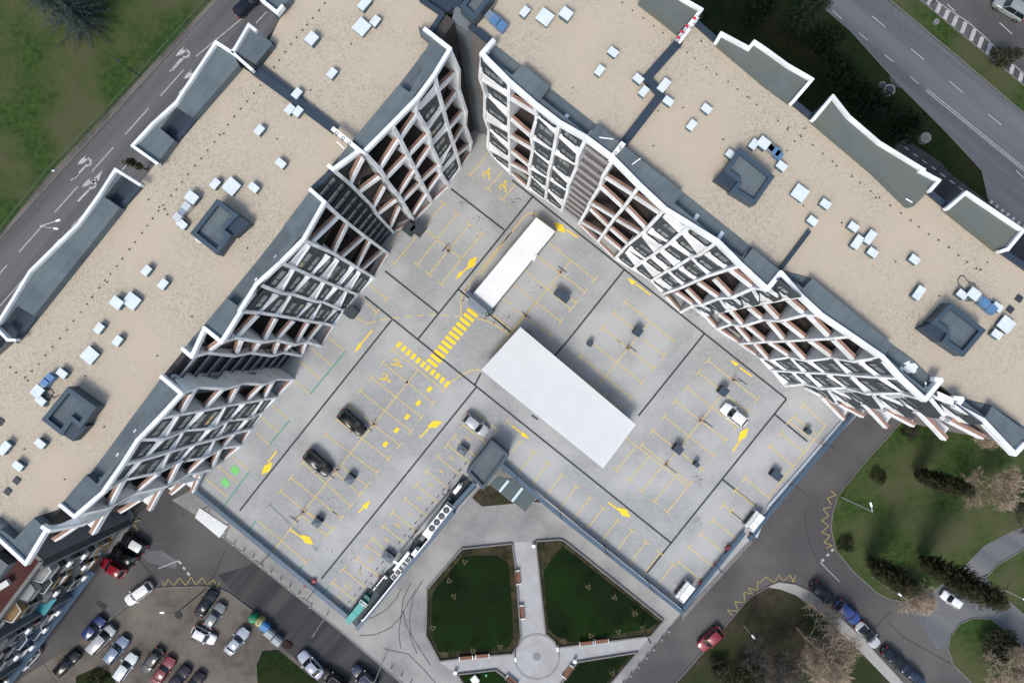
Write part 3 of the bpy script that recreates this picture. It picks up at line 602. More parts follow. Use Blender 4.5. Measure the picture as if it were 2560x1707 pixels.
colsR=[
('S0','S1','W',None,['Y1 80 740,495 1000','Y1 190 1010,490 1320','Y1 150 1360,Y2 440 190','Y2 160 170,440 460','Y2 135 455,450 640','Y2 200 578,460 840']),
('S1','S2','B',None,['Y1 530 1020,910 1250','Y1 530 1340,Y2 780 250','Y2 470 250,800 450','Y2 480 490,750 710','Y2 480 680,770 840','Y2 480 840,720 1050']),
('S2','S3','W',None,['Y1 960 1320,Y2 1175 225','Y2 810 290,1140 480','Y2 840 490,1090 700','Y2 790 760,1060 910','Y2 800 880,1010 1080','Y2 735 1068,1010 1238']),
('S3','S4','W',None,['Y2 1220 260,1520 540','Y2 1150 520,1480 700','Y2 1120 740,1370 990','Y2 1080 930,1350 1100','Y2 1050 1090,1270 1330','Y2 1010 1238,1260 1408']),
('S5','S6','B',None,['Y3 520 390,930 650','Y3 450 550,790 860','Y3 300 800,650 1010','Y3 280 890,560 1160','Y3 150 1090,470 1280','Y3 130 1150,380 1392']),
('S6','S7','B',None,['Y3 970 690,1370 950','Y3 840 870,1150 1190','Y3 690 1050,1050 1260','Y3 590 1190,870 1430','Y3 500 1310,N 1020 750','Y3 400 1410,N 940 812']),
('S7','S8','W',None,['N 1387 421,1547 575','N 1245 563,1423 652','N 1195 600,1310 750','N 1065 720,1225 815','N 1040 750,1140 880','N 940 812,1100 903']),
('S8','S9','W',None,['Y4 660 150,920 480','Y4 470 310,780 510','Y4 300 420,540 650','Y4 150 510,400 720','Y4 30 600,220 830','N 1100 903,1270 1008']),
('S9','S10','W',None,['Y4 1000 470,1330 700','Y4 800 540,1060 790','Y4 600 690,860 870','Y4 430 740,660 950','Y4 230 880,480 1030','N 1270 1008,Y4 350 1088']),
('S10','S11','B',None,['Y4 1400 720,1750 990','Y4 1150 860,1420 1140','Y4 900 920,1220 1150','Y4 720 1020,960 1260','Y4 560 1070,830 1260','Y4 400 1130,620 1368']),
('S11','S12','W','Y5 1250 20,1550 370',['Y5 1040 285,1240 410','Y5 820 290,930 480','Y5 500 400,660 530','Y5 300 420,410 590','Y5 20 530,200 630','Y4 810 1290,Y5 45 682']),
('S12','S13','B',None,['Y5 1370 440,1620 650','Y5 1000 510,1230 750','Y5 760 570,970 740','Y5 480 620,670 830','Y5 290 660,490 810','Y5 80 690,260 888']),
('S13','S14','B',None,['Y5 1690 680,2010 1010','Y5 1300 780,1630 1040','Y5 1060 770,1310 1060','Y5 730 850,1010 1080','Y5 560 840,780 1090','Y5 290 900,600 1108']),
('S14','S15','B',None,['Y6 1150 190,1470 510','Y6 780 210,1110 450','Y6 430 220,710 510','Y6 150 240,450 440','Y5 840 1110,1060 1360','Y5 620 1120,880 1308']),
('S15','S16','W',None,['Y6 1530 530,1810 750','Y6 1150 480,1370 720','Y6 740 530,1000 700','Y6 480 480,680 690','Y6 160 510,400 670','Y6 0 480,160 656']),
('S16','S17','W',None,['Y6 1850 790,2190 1000','Y6 1410 760,1650 1010','Y6 1040 740,1320 920','Y6 710 720,940 930','Y6 500 700,680 870','Y6 200 680,380 896']),
('S17','S18','W','Y7 1300 700,1730 930',['Y7 900 610,1170 930','Y7 130 560,700 800','Y7 20 560,200 790','Y6 1100 960,1590 1180','Y6 1050 960,1210 1180','Y6 690 940,970 1082']),
]
frR=MB(); facade(BR,ribsR,colsR,frR)
coping(BR,['Z2 1890 290,1690 520,Y1 90 340,510 760,900 1100,1290 1400,Y2 1640 270,2050 575','Y3 600 90,650 110,1050 515,1440 880,1850 1130,Y4 1210 275,1570 635,1970 1005,Y5 1250 10,1560 365,1880 665,2330 970,Y6 1890 440,2200 780,Y7 820 610,1070 310,980 300','Y7 1280 590,1390 600,1310 710,1720 930,2210 1450,2352 1300'],frR,.44,.7)
kR=rT(q('Y7',2200,1460))*(CAMH-ZT)
fins(BR,frR,kR,['Y7 1190 960,1720 1230','Y7 730 810,1140 1250','Y7 220 810,650 1040','Y6 1620 1190,Y7 230 1065','Y6 1230 1200,1600 1390','Y6 970 1090,1300 1430'],RB)
for t_ in ('Y6 1130 950,1380 950,1500 990,1270 1005','Y6 1900 1050,2200 1035,2350 1060,2050 1090','Y7 900 570,1020 480,1260 590,1270 700'):
    a=loose(69000,t_); frR.add(a,[(0,1,2,3)]); frR.add([p-Vector((0,0,.3)) for p in a],[(3,2,1,0)])
frR.build('facade_frame',WHITE,RB)
def NR(s,n,z=0): return BR.u*s+BR.n*n+Vector((0,0,z))
mb=MB(); mb.prism([NR(-21.6,-21.3),NR(44.5,-21.3),NR(64,-34.4),NR(-22,-34.6)],DK+32.9,0); mb.build('wall',mat('brown_grey_wall',(.13,.12,.118),.85,(.10,.092,.09),.5),RB)
mb=MB(); mb.prism([wp(p,DK+33) for p in pp('J 1460 650,1340 620,1780 1000,Y1 290 200,Y1 1860 1440,Y3 1060 90,Y3 1700 620,Y4 1740 365,2190 710,Y5 1730 95,Y6 2060 265,2380 540,Y7 1260 560,1860 700,2352 1080,s 2700 1240,s 2850 900,G 2350 905,1480 215,980 0,D 0 770,C 1690 215,1170 0,s 1500 -80,s 1230 -80,s 1245 5,J 1900 230')],DK+33,DK+32.2)
mb.build('roof',GRAV,RB)
polys('lower_roof_strip',['Y1 120 340,510 750,900 1090,1290 1400,Y2 1640 260,2050 570,Y3 650 110,1050 500,1440 880,1850 1130,Y4 1210 270,1570 630,1970 1000,2190 715,1740 370,Y3 1710 620,Y1 1880 1430,Y1 1860 1440,290 200,260 150','Y4 2180 720,Y5 1250 10,1560 365,1880 665,2330 960,Y6 1890 430,2200 770,Y7 820 590,1070 310,930 280,650 0,Y6 2060 265,Y5 1730 95','Y7 1340 700,1740 900,2220 1400,2400 1250,2400 1060,1860 700,1400 610'],DK+33.1,.9,CAP,RB)
polys('roof_cap',['Y1 130 340,510 740,890 1090,1290 1390,Y2 1650 260,1660 220,Y1 1010 1025,1150 850,730 500,560 665,200 400','Y2 1670 240,2050 575,Y3 650 110,1050 500,1440 880,1590 790,1710 620,Y1 1880 1430','Y3 1440 880,1850 1130,Y4 1210 260,1560 600,1960 990,2180 720,1740 370,1610 545,1300 310,Y3 1590 790','Y5 1290 30,1570 370,1880 650,2330 950,Y6 1890 430,1930 410,2060 265,Y5 1740 100,1600 250','Y6 1890 430,2200 760,Y7 820 590,870 490,510 200,Y6 2080 550,1950 440','Y7 1340 700,1740 900,2220 1390,2400 1200,2352 1080,1860 710,1760 880,1400 620'],DK+34.1,1.2,CAP,RB)
polys('street_bay',['C 1170 0,1400 -120,1720 95,1540 290','C 1880 375,1920 310,2175 445,2225 385,D 0 480,180 610,400 735,225 935,0 770','D 420 1095,595 890,740 1070,1020 1310,1430 1568,G 1400 0,1565 95,1340 325,1310 320,980 0','G 1650 345,1820 205,2340 550,2200 720,2140 735'],DK+34.0,1.3,mat('roof_membrane_green',(.145,.17,.165),.8,(.12,.14,.14),.6,col3=(.155,.165,.14),scale3=.3),RB)
polys('street_bay_wall',['C 1170 0,1400 -120,1720 95,1540 290','C 1880 375,1920 310,2175 445,2225 385,D 0 480,180 610,400 735,225 935,0 770','D 420 1095,595 890,740 1070,1020 1310,1430 1568,G 1400 0,1565 95,1480 200','G 1650 345,1820 205,2340 550,2200 720,2140 735'],DK+32.6,DK+32.6,WALLG,RB)
coping1(RB,'street_frame',WHITE,BR,['C 1400 -120,1580 0,1740 90,1690 150','C 1880 380,1920 310,2175 445,2225 385,D 0 470,180 600,405 730,225 940','D 420 1095,595 885,740 1070,1020 1310,1430 1560,G 1400 0,1570 90,1490 180','G 1650 345,1820 200,2340 550,2200 720,2140 740'],.31,.6)
coping1(RB,'dark_coping',CAPD,BR,['J 1340 640,1790 1010,Y1 200 110,Y1 40 -20','C 1700 215,1880 375','D 240 940,420 1090','G 1490 200,1650 335','G 2160 740,2500 980'],.5,.35,DK+33.3)
coping1(RB,'dark_coping',CAPD,BR,['C 1530 390,1235 720,1370 870,1030 1310'],.8,.3,DK+33.35); coping1(RB,'dark_coping',CAPD,BR,['G 375 560,115 905'],.35,.3,DK+33.35)
# open stair gallery between two sections of the right block
T0=fT0=wp(q('Y2',1680,340),DK+33.0); T1=wp(q('Y2',2000,620),DK+33.0)
sA=T0.dot(BR.u); sB=T1.dot(BR.u)
for i in range(12):
    z=DK+.6+i*2.75
    a=NR(sA,-21.28,z); b=NR(sB+.5,-21.28,z)
    fl=MB(); fl.hexa([a,b,b+BR.n*1.9,a+BR.n*1.9,a+up*.2,b+up*.2,b+BR.n*1.9+up*.2,a+BR.n*1.9+up*.2]); ob=fl.build('gallery_slab',mat('gallery_concrete',(.24,.215,.205),.8,(.2,.18,.17),2),RB)
    r_=MB()
    for hh in (.35,.7,1.05): r_.bar(a+BR.n*1.9+up*hh,b+BR.n*1.9+up*hh,.07,.06)
    for k in range(5): 
        p=a.lerp(b,k/4)+BR.n*1.9; r_.bar(p,p+up*1.05,.05,.05)
    r_.build('railing',mat('grey_rail',(.30,.31,.32),.5),ob)
# junction blocks at the top between the two buildings
polys('link_block',['J 140 -200,600 370,700 330,860 230,1010 150,1090 160,1210 -200'],DK+32.6,DK+32.6,WALLG,LB)
polys('link_roof',['J 140 -200,600 370,700 330,860 230,1010 150,1090 160,1210 -200'],DK+32.9,.28,CAPD,LB)
polys('link_wall',['J 960 160,1010 150,1430 500,1430 700,1240 740,880 480'],DK+32.8,DK+32.8,WALLG,RB)
def tower(txt_main,txt_notch,root,zt,label=None):
    P=[wp(p,zt) for p in pp(txt_main)]
    mb=MB(); mb.prism(P,zt-.45,DK+32.5); o=mb.build('lift_tower',WALLG if 0 else mat('tower_wall',(.055,.075,.095),.6,(.045,.06,.08),.8),root)
    r_=MB()
    c=sum(P,Vector())/len(P)
    for kk,(a,b) in enumerate(zip(P,P[1:]+P[:1])):
        d=(b-a).normalized(); nn=Vector((-d.y,d.x,0)); 
        if (c-(a+b)/2).dot(nn)<0: nn=-nn
        zz=up*(.25+.007*(kk%4)); r_.bar(a+nn*.2-zz-d*.02,b+nn*.2-zz+d*.02,.42,.5)
    r_.build('parapet',mat('tower_coping',(.04,.065,.09),.5),o)
    f_=MB(); f_.sheet([v+(c-v)*.1 for v in P],zt-.44); f_.build('roof',CAP,o)
    if txt_notch:
        n_=MB(); n_.prism([wp(p,zt-.35) for p in pp(txt_notch)],zt-.35,DK+32.5); n_.build('side_block',CAPD,o)
    return o
tower('E 1990 260,2185 405,2060 540,2120 590,1990 770,1745 575','E 2187 407,2290 480,2150 605,2067 540',LB,DK+34.5)
tower('I 620 415,880 600,760 765,680 700,565 860,380 715','I 765 768,800 775,670 915,580 855,682 722',LB,DK+34.5)
tower('s 1850 370,s 1937 441,s 1888 512,s 1829 476,s 1846 454,s 1811 427','s 1789 447,s 1810 428,s 1845 455,s 1829 475',RB,DK+34.5)
tower('s 2377 757,s 2465 825,s 2410 891,s 2356 854,s 2369 833,s 2331 805','s 2304 820,s 2330 806,s 2368 834,s 2350 855',RB,DK+34.5)
tower('J 1080 150,1420 470,1500 380,1800 0,1900 -120,1400 -300',None,RB,DK+34.5)
# roof ventilators
def roofvent(root,c,kind,al):
    z=DK+33; sz={'s':(.95,.68,.55),'L':(1.35,1.3,.45),'M':(1.1,.95,.7),'l':(1.3,.75,.6)}[kind]
    p=wp(c,z+sz[2]); p.z=z
    mb=MB(); mb.box(p,sz[0]*.94,sz[1]*.94,sz[2],al); o=mb.build('roof_vent',VENTS,root)
    t_=MB(); t_.box(p+up*sz[2],sz[0],sz[1],.09,al+random.uniform(-.04,.04)); t_.build('vent_cap',VENTT,o)
aL=math.atan2(.778,.628); aR=math.atan2(-.604,.797)
for r_,x,y,k,o_ in (('B',995,35,'l',0),('B',970,250,'L',0),('B',1095,195,'s',0),('B',510,355,'M',0),('B',697,675,'s',0),('B',375,860,'s',0),('B',310,1005,'s',0),('B',385,1025,'s',0),('B',30,1195,'s',0),('B',227,1500,'s',1),
   ('E',1975,120,'s',0),('E',2125,145,'L',0),('E',2330,155,'s',1),('E',1760,245,'M',1),('E',1670,490,'s',1),('E',1345,915,'s',0),('E',1497,1040,'s',0),('E',1070,1210,'M',1),('E',1210,1195,'L',1),('E',910,1445,'s',0),('E',1080,1560,'s',0),
   ('I',825,125,'L',0),('I',570,290,'s',1),('I',345,455,'M',0),('I',375,540,'s',1),('I',40,975,'l',0),('I',370,935,'s',1),('I',165,1140,'s',1)):
    roofvent(LB,q(r_,x,y),k,aL+o_*math.pi/2)
for r_,x,y,k,o_ in (('C',117,110,'s',1),('C',303,160,'L',0),('C',497,128,'M',0),('C',928,480,'s',0),('C',805,650,'s',1),('C',1160,725,'s',0),('C',1210,840,'s',1),('C',1395,785,'l',1),('C',1435,930,'s',0),('C',1787,1000,'s',0),('C',1650,1150,'s',1),('C',2220,1325,'s',1),('C',2310,1315,'M',0),('C',2010,1420,'s',0),
   ('G',293,205,'L',0),('G',527,305,'s',0),('G',408,460,'s',0),('G',785,515,'s',0),('G',935,610,'l',1),('G',820,655,'l',1),('G',960,750,'s',0),('G',1345,815,'s',0),('G',1385,1120,'l',1),('G',1780,1135,'s',0),('G',1890,1130,'M',0),('G',2105,1250,'s',0),('G',2185,1410,'L',0),('G',2100,1500,'s',0),('D',125,1525,'s',0)):
    roofvent(RB,q(r_,x,y),k,aR+o_*math.pi/2)
def duct(root,txt,m1,m2,z=DK+33.5,w=.6):
    P=[wp(p,z) for p in pp(txt)]
    mb=MB()
    for a,b in zip(P,P[1:]): mb.bar(a,b,w,.5)
    o=mb.build('air_duct',m1,root)
    c=MB(); 
    for p in P[1:-1]+[P[-1]]: c.box(p-up*.3,w*1.15,w*1.15,.62,aL)
    c.build('duct_joint',m2,o)
duct(LB,'E 1740 290,1720 330,1640 430',METG,METL); duct(LB,'I 390 400,430 370,470 330',METG,METB); duct(RB,'J 1740 340,1950 520,2100 660',METG,METB,w=.75)
duct(RB,'C 2340 1330,2420 1400',METG,METB); duct(RB,'D -20 1330,90 1430',METG,METB); duct(RB,'G 1920 1160,1970 1210,2040 1270',METG,METB,w=.7)
# cables on the roofs
def cable(root,txt,z=DK+33.08):
    P=[wp(p,z) for p in pp(txt)]; mb=MB()
    for a,b in zip(P,P[1:]): mb.tube(a,b,.035,n=6)
    mb.build('cable',METD,root)
cable(RB,'G 1800 1090,1750 1040,1745 1000,1770 965,1800 965,1830 1010,1860 1030,1900 1035,1905 1060'); cable(RB,'G 1790 1165,1810 1190,1850 1195'); cable(LB,'I 420 430,470 440,490 470,470 500,500 515,540 490'); cable(LB,'I 430 545,445 570,430 595,400 590')
# small soil pipes sticking out of the gravel
def pipes(root,r,pts):
    for x,y in pts:
        p=wp(q(r,x,y),DK+33.3); p.z=DK+33; mb=MB(); mb.tube(p,p+up*random.uniform(.08,.16),.065,n=8); mb.build('vent_pipe',METD,root)
pipes(LB,'A',[(2320,850),(2258,925),(2197,993),(2140,1065),(2080,1140),(2005,1232),(2042,1222),(1957,1300),(1893,1378),(1833,1450),(1778,1518)])
pipes(LB,'B',[(622,22),(571,88),(512,158),(462,218),(418,270),(363,337),(313,400),(258,470),(204,544),(155,610),(102,680),(865,395),(492,820),(183,1270),(28,777)])
pipes(LB,'E',[(1715,27),(1655,100),(1603,167),(1557,226),(1350,262),(1447,332),(1485,312),(1440,368),(1497,350),(1524,399),(1387,436),(1337,504),(1290,569),(1225,653),(1174,719),(1107,806),(1058,873),(996,945),(946,1005),(968,1020),(894,1077),(828,1158),(780,1223),(720,1298),(658,1378),(597,1461),(534,1541),(2260,710),(1748,1337),(1515,967)])
pipes(LB,'I',[(463,50),(397,128),(335,207),(273,272),(74,237),(127,286),(211,332),(238,358),(1430,132),(768,320),(940,785),(205,990),(575,1268)])
pipes(RB,'C',[(1017,13),(1110,87),(1210,158),(1305,228),(1392,294),(1473,358),(1549,427),(1613,471),(1685,530),(1744,370),(1790,614),(1886,676),(1992,746),(2078,813),(2164,882),(2183,888),(2253,955),(1944,1277),(1302,1335),(1575,982),(1346,1012),(560,800)])
pipes(RB,'D',[(102,1100),(196,1167),(188,1184),(347,1174),(306,1232),(314,1250),(254,1293),(186,1378),(423,1328),(516,1404),(605,1479),(639,1520)])
pipes(RB,'G',[(780,47),(859,108),(955,184),(1003,243),(1038,244),(1135,316),(1236,385),(1324,453),(1402,513),(1491,580),(1580,635),(1675,703),(1764,775),(1842,835),(1929,896),(1968,906),(336,317),(689,475),(1187,831),(1588,1148),(2033,838)])
for root,r,x,y in ((RB,'G',2307,1172),(RB,'G',2226,1272),(LB,'I',150,1275),(LB,'I',68,1375),(LB,'I',0,735)):
    p=wp(q(r,x,y),DK+33.1); mb=MB(); mb.box(Vector((p.x,p.y,DK+33)),.6,.6,.12,aR); mb.build('roof_hatch',METD,root)
# wrapped insulation panels over the expansion joints, with their printing
def txt_mesh(s,size,name,m,parent,loc,rz,z):
    cu=bpy.data.curves.new(name,'FONT'); cu.body=s; cu.size=size; cu.align_x='CENTER'; cu.align_y='CENTER'; cu.extrude=.003
    o=bpy.data.objects.new(name,cu); COL.objects.link(o)
    dg=bpy.context.evaluated_depsgraph_get(); me=bpy.data.meshes.new_from_object(o.evaluated_get(dg))
    bpy.data.objects.remove(o); o=bpy.data.objects.new(name,me); COL.objects.link(o); me.materials.clear(); me.materials.append(m)
    o.location=(loc[0],loc[1],z); o.rotation_euler=(0,0,rz)
    if parent: o.parent=parent
    return o
def wrap(root,txt,marks,letters):
    z=DK+34.6
    P=[wp(p,z) for p in pp(txt)]; mb=MB(); mb.prism(P,z,z-.5); o=mb.build('joint_cover_panel',METW,root)
    k=MB()
    for p in pp(marks):
        c=wp(p,z); k.disc(c,.16,z+.012,16,.10); k.line((c.x-.05,c.y-.14),(c.x-.05,c.y-.34),.05,z+.012); k.line((c.x-.15,c.y-.25),(c.x+.05,c.y-.25),.05,z+.012)
    k.build('logo',METD,o); 
    for s_,p,m_ in letters: txt_mesh(s_,.42,'lettering',m_,o,wp(q(*p),z),math.radians(48),z+.014)
wrap(LB,'B 685 1190,710 1160,960 1365,1010 1410,985 1400,925 1385','B 742 1222,800 1268,856 1312',[])
wrap(RB,'C 1005 1295,1045 1325,930 1455,905 1425','C 997 1348,953 1405',[])
k=('C 1510 350,1680 140,1722 165,1555 385')
wrap(RB,k,'C 1522 365',[('ALBOND',('C',1690,205),METD),('OND',('C',1600,268),METD),('OND',('C',1560,325),METD)])
rd=MB()
for p in pp('C 1675 170,1607 240,1562 293,1528 345'): rd.disc(wp(p,DK+34.6),.17,DK+34.616,12)
rd.build('red_logo',mat('red_print',(.6,.03,.06),.6),RB)
for root,r,x,y,x2,y2,m_ in ((RB,'C',800,1262,930,1278,METW),(RB,'C',1103,1510,1180,1455,METW),(LB,'E',475,0,500,0,METW),(RB,'G',1265,255,1325,290,METW),(LB,'B',740,1300,812,1368,METW),(LB,'E',1790,625,1845,665,METW),(RB,'R',1250,205,1300,178,METW),(RB,'R',1450,395,1445,370,METW)):
    a=wp(q(r,x,y),DK+34.2); b=wp(q(r,x2,y2),DK+34.2); mb=MB(); mb.bar(a,b,.1,.06); mb.build('batten',m_,root)
sp=MB()
for k in range(26):
    p=wp(q('R',1310+random.gauss(0,22),235+random.gauss(0,16)),DK+33.14); sp.disc(p,random.uniform(.05,.32),DK+33.12+k*.0007,9)
sp.build('paint_splash',mat('spilled_paint',(.7,.72,.72),.7),RB)
# ---------------------------------------------------------------- parking deck
DP=lambda txt,z=DK: [wp(p,z) for p in pp(txt)]
mb=MB(); mb.prism(DP('s 487 1227,s 863 1541,s 898 1570,s 1197 1215,s 1262 1160,s 1705 1531,s 1873 1350,s 1866 1336,s 2150 1030,s 2200 960,s 2080 880,s 1560 500,s 1330 330,s 1190 180,s 1080 180,s 990 380,s 760 640,s 600 900,s 460 1130'),DK,.1)
struct('parking_deck',mb,CONC)
# dark equipment trench along the garden side
mb=MB(); mb.sheet(DP('U 825 950,955 800,1060 690,1180 555,1400 350,1460 230,1600 110,M 1760 1420,1900 1210,2030 1330,U 1800 10,1340 560,935 1070'),DK+.012); struct('equipment_yard',mb,mat('dark_membrane',(.04,.05,.058),.8,(.055,.065,.07),.7))
mb=MB(); mb.sheet(DP('U 1020 690,1110 720,1140 780,960 1010,935 1060,830 950,900 850'),DK+.018); struct('yard_slab',mb,mat('yard_concrete',(.10,.12,.125),.85,(.08,.095,.10),1))
# joints
m=MB()
def dl(mb,txt,w,z=DK+.02):
    P=[wp(p,DK) for p in pp(txt)]
    for a,b in zip(P,P[1:]): mb.line(a,b,w,z)
for t_ in ('K 1790 165,2280 545','V1 1560 820,K 1490 1540','K 1185 920,1670 1305','K 1000 1155,1510 1568,M 2010 400,V 1460 280','K 1245 1370,M 0 1360,I 2200 1550','M 2020 420,1095 1568,U 600 610','s 1202 933,s 1187 962','O 385 135,505 0,N 1030 910','K 1860 1090,1960 1170','K 2140 1310,2350 1490','V1 1180 520,R 170 525,V 1240 555','R 60 665,360 915','O 1935 1265,2240 1510','N 1765 1495,O 1160 680','O 180 672,238 714'): dl(m,t_,.25)
struct('joint_cover',m,JOINT)
# yellow bay lines
m=MB(); Yw=.125
def bay(a,b,Ta=0,Tb=0,tw=.62,r=None):
    A=wp(q(*a) if len(a)==3 else q(r,*a),DK); Bp=wp(q(*b) if len(b)==3 else q(r,*b),DK)
    m.line(A,Bp,Yw,DK+.024); d=(Bp-A).normalized(); n_=Vector((-d.y,d.x,0))
    for f,p in ((Ta,A),(Tb,Bp)):
        if f:
            k=tw if f is True or f==1 else tw
            p0=p-n_*k*(0 if f==2 else 1); p1=p+n_*k*(0 if f==3 else 1)
            m.line(p0,p1,Yw,DK+.028)
def bl(r,*items):
    for it in items:
        x0,y0,x1,y1=it[:4]; bay((x0,y0),(x1,y1),it[4] if len(it)>4 else 0,it[5] if len(it)>5 else 0,r=r)
bl('M',(1255,70,1720,440,1,1),(1165,190,1625,565,1,1),(1060,325,1520,695,1,1),(955,450,1420,820,1,1),(855,585,1320,950,1,1),(745,715,1215,1075,1,1),(640,850,1110,1200,1,1),(430,1110,870,1505,1,1),(780,1140,1020,1320,0,1),(730,1200,960,1400,0,1),(320,1245,760,1600,1,0),(225,1370,560,1640,1,0),
   (715,0,820,90),(500,55,710,225),(390,170,600,345),(350,355,500,480),(140,580,310,720),(50,690,210,830),(0,830,125,945),
   (1815,875,2020,1055,1,0),(1755,945,1960,1105,1,0),(1670,1055,1880,1225,1,0),(1565,1185,1770,1350,1,0),(1470,1310,1675,1480,1,0),(1370,1440,1575,1605,1,0),(2000,640,2215,810,0,3),(1905,760,2110,930,1,0),(2300,730,2350,770,1,0))
dl(m,'M 1490 255,430 1560,U 235 260,130 380',Yw,DK+.025)
bl('U',(10,70,460,455,0,1),(410,20,500,90),(480,0,700,155,0,1),(570,150,650,210,0,1),(700,-10,790,50,0,1),(1250,0,1460,160,1),(1170,125,1375,290,1),(1075,240,1180,340,1),(1015,305,1150,400,1),(925,425,1130,590,1),(800,520,1010,695,1),(705,640,920,820,1))
dl(m,'U 0 270,830 940',.2,DK+.022)
bl('I',(2130,1050,2290,1185),(2000,1140,2190,1300),(1890,1255,2100,1430))
bl('K',(890,1320,1020,1405),(940,1150,1110,1300,0,1),(1040,1040,1200,1180,0,1),(650,1520,720,1568),(1725,300,1270,850,1,1),(1845,395,1480,865,1,1),(1960,490,1590,950,1,1),(2070,580,1700,1040,1,1),(1545,540,1890,810),(1340,540,1200,720),(1355,765,1380,785),(2260,1170,2350,1230))
bl('V1',(740,20,410,430,0,1),(1010,350,730,680,0,1),(1240,590,1000,880,0,1))
bl('N',(340,660,760,1000,0,1),(240,790,670,1110,0,1),(120,910,540,1270,0,1),(360,1040,590,1210,0,1),(10,1040,450,1385,0,1),(0,1255,350,1510,0,1),(1040,1200,1500,1575,1,0),(935,1310,1115,1450,1),(830,1440,1000,1575,1))
dl(m,'N 540 820,-150 1660',Yw,DK+.025); dl(m,'N 1260 1390,O 765 430',Yw,DK+.025)
dl(m,'V2 820 940,1180 1220,1400 950,1620 690',Yw,DK+.025)
bl('O',(1200,-20,1400,125,0,1),(960,-20,1300,245,0,1),(750,20,1190,375,0,1),(625,130,1090,510,1,1),(530,250,990,610,1,1),(1800,170,2250,530,1,1),(1710,280,2160,640,1,1),(1605,415,2060,780,1,1),(1500,545,1960,905,1,1),(1395,685,1850,1045,1,1),(1290,815,1745,1170,1,1),(1190,945,1640,1300,1,1),(1050,880,1615,1325),
   (1140,960,960,1180,0,1),(1260,1050,1080,1270,0,1),(1370,1150,1190,1370,0,1),(1490,1245,1310,1465,0,1),(1615,1330,1425,1560,0,1),(75,920,0,1010,1),(205,1015,45,1220,1),(330,1115,170,1335,1),(460,1220,295,1435,1),(590,1325,425,1545,1),(715,1435,550,1640,1),(2050,1360,2240,1515,1),(1940,1500,2140,1660,1),(2140,1250,2370,1440,1),(840,1525,690,1710,1))
dl(m,'O 1915 500,1415 1130',Yw,DK+.025)
bl('V',(970,70,810,280,1),(1100,165,945,380,1),(1230,270,1070,485,1),(1360,375,1195,590,1),(1480,480,1320,690,1),(1530,450,1730,620,1),(1625,320,1840,495,1),(1730,195,1945,370,1),(1840,70,2055,240,1),(2010,-10,2140,95,1))
bl('R',(320,580,530,765,1),(240,690,440,850,1),(190,730,410,900,1),(120,840,330,1015,1),(20,960,230,1140,1))
dl(m,'R 530 765,0 1430',Yw,DK+.025)
struct('bay_marking',m,YEL)
# ramp edge line, dashed arc, crossings, arrows
m=MB()
dl(m,'V2 240 960,240 720,270 540,330 440,600 100,K 2350 560',.16); dl(m,'V1 600 2250,1090 1566,1400 1190,1480 1130,1560 1125,1640 1160,2020 1500',.16)
for a in ('K 1020 1400,1100 1380','K 1140 1370,1210 1358','K 1250 1352,1325 1344','K 1370 1338,1430 1332','K 1480 1330,1540 1325','K 1590 1322,1650 1320','K 1710 1325,1770 1328','K 1820 1332,1890 1338'): dl(m,a,.15)
dl(m,'V2 530 1000,690 1035,840 1105,1000 1200,1140 1310',.16); dl(m,'M 1725 440,1790 370,1880 305,1990 260,2085 255',.16)
struct('guide_line',m,YEL)
m=MB()
def block(c,ang,l,w): m.line(Vector((c.x-math.cos(ang)*l/2,c.y-math.sin(ang)*l/2)),Vector((c.x+math.cos(ang)*l/2,c.y+math.sin(ang)*l/2)),w,DK+.03)
aA=math.atan2(-.61,.79); aB=math.atan2(.79,.61)
P0=wp((1181,782),DK);P1=wp((1081,907),DK)
for i in range(12):
    t=i/11; block(P0.lerp(P1,t),aA,1.75,.52)
P0=wp(q('M',1312,28),DK);P1=wp(q('M',1755,388),DK)
for i in range(11): block(P0.lerp(P1,i/10),aB,.92,.52)
for p in pp('M 1593 435,1490 562,1388 690,1290 812,1187 940'): block(wp(p,DK),aB,.85,.55)
def tri(txt): m.sheet(DP(txt),DK+.031)
def blob(x,y,r,ang,s=1.0):
    c=wp(q(r,x,y),DK); 
    pts=[(-1.15,.25),(-.35,.45),(.15,.30),(1.1,.12),(.45,-.45),(-.25,-.30)]
    ca,sa=math.cos(ang),math.sin(ang)
    vs=[Vector((c.x+s*(a*ca-b*sa),c.y+s*(a*sa+b*ca),0)) for a,b in ((-1.15,.30),(-.55,-.25),(-.15,-.55),(1.15,-.35),(.5,.25),(.15,.5))]
    m.sheet(vs,DK+.032)
for t_ in ('K 1070 1460,980 1568,M 960 20','M 190 1000,110 1110','M 940 1568,1010 1490','M 1505 880,1610 770','U 310 155,430 240','N 605 615,500 540','N 1270 1140,1140 1040','O 2205 320,2090 235','O 2025 1010,2100 895','O 0 770,90 840','O 880 1470,990 1550','K 1975 850,1890 940'): dl(m,t_,.2,DK+.029)
tri('M 975 5,940 20,900 105,960 55'); tri('M 1052 1450,975 1500,1015 1540'); tri('K 1900 925,1865 930,1832 1000,1890 960'); tri('N 1060 980,1100 1050,1145 1020'); tri('O 1998 162,2050 225,2090 205'); tri('O 165 895,80 860,105 825')
blob(100,1160,'M',1.1); blob(1640,755,'M',.6); blob(470,250,'U',-.4); blob(440,520,'N',-.5); blob(2120,850,'O',1.2); blob(1030,0,'V',-.4); blob(1980,845,'K',1.2)
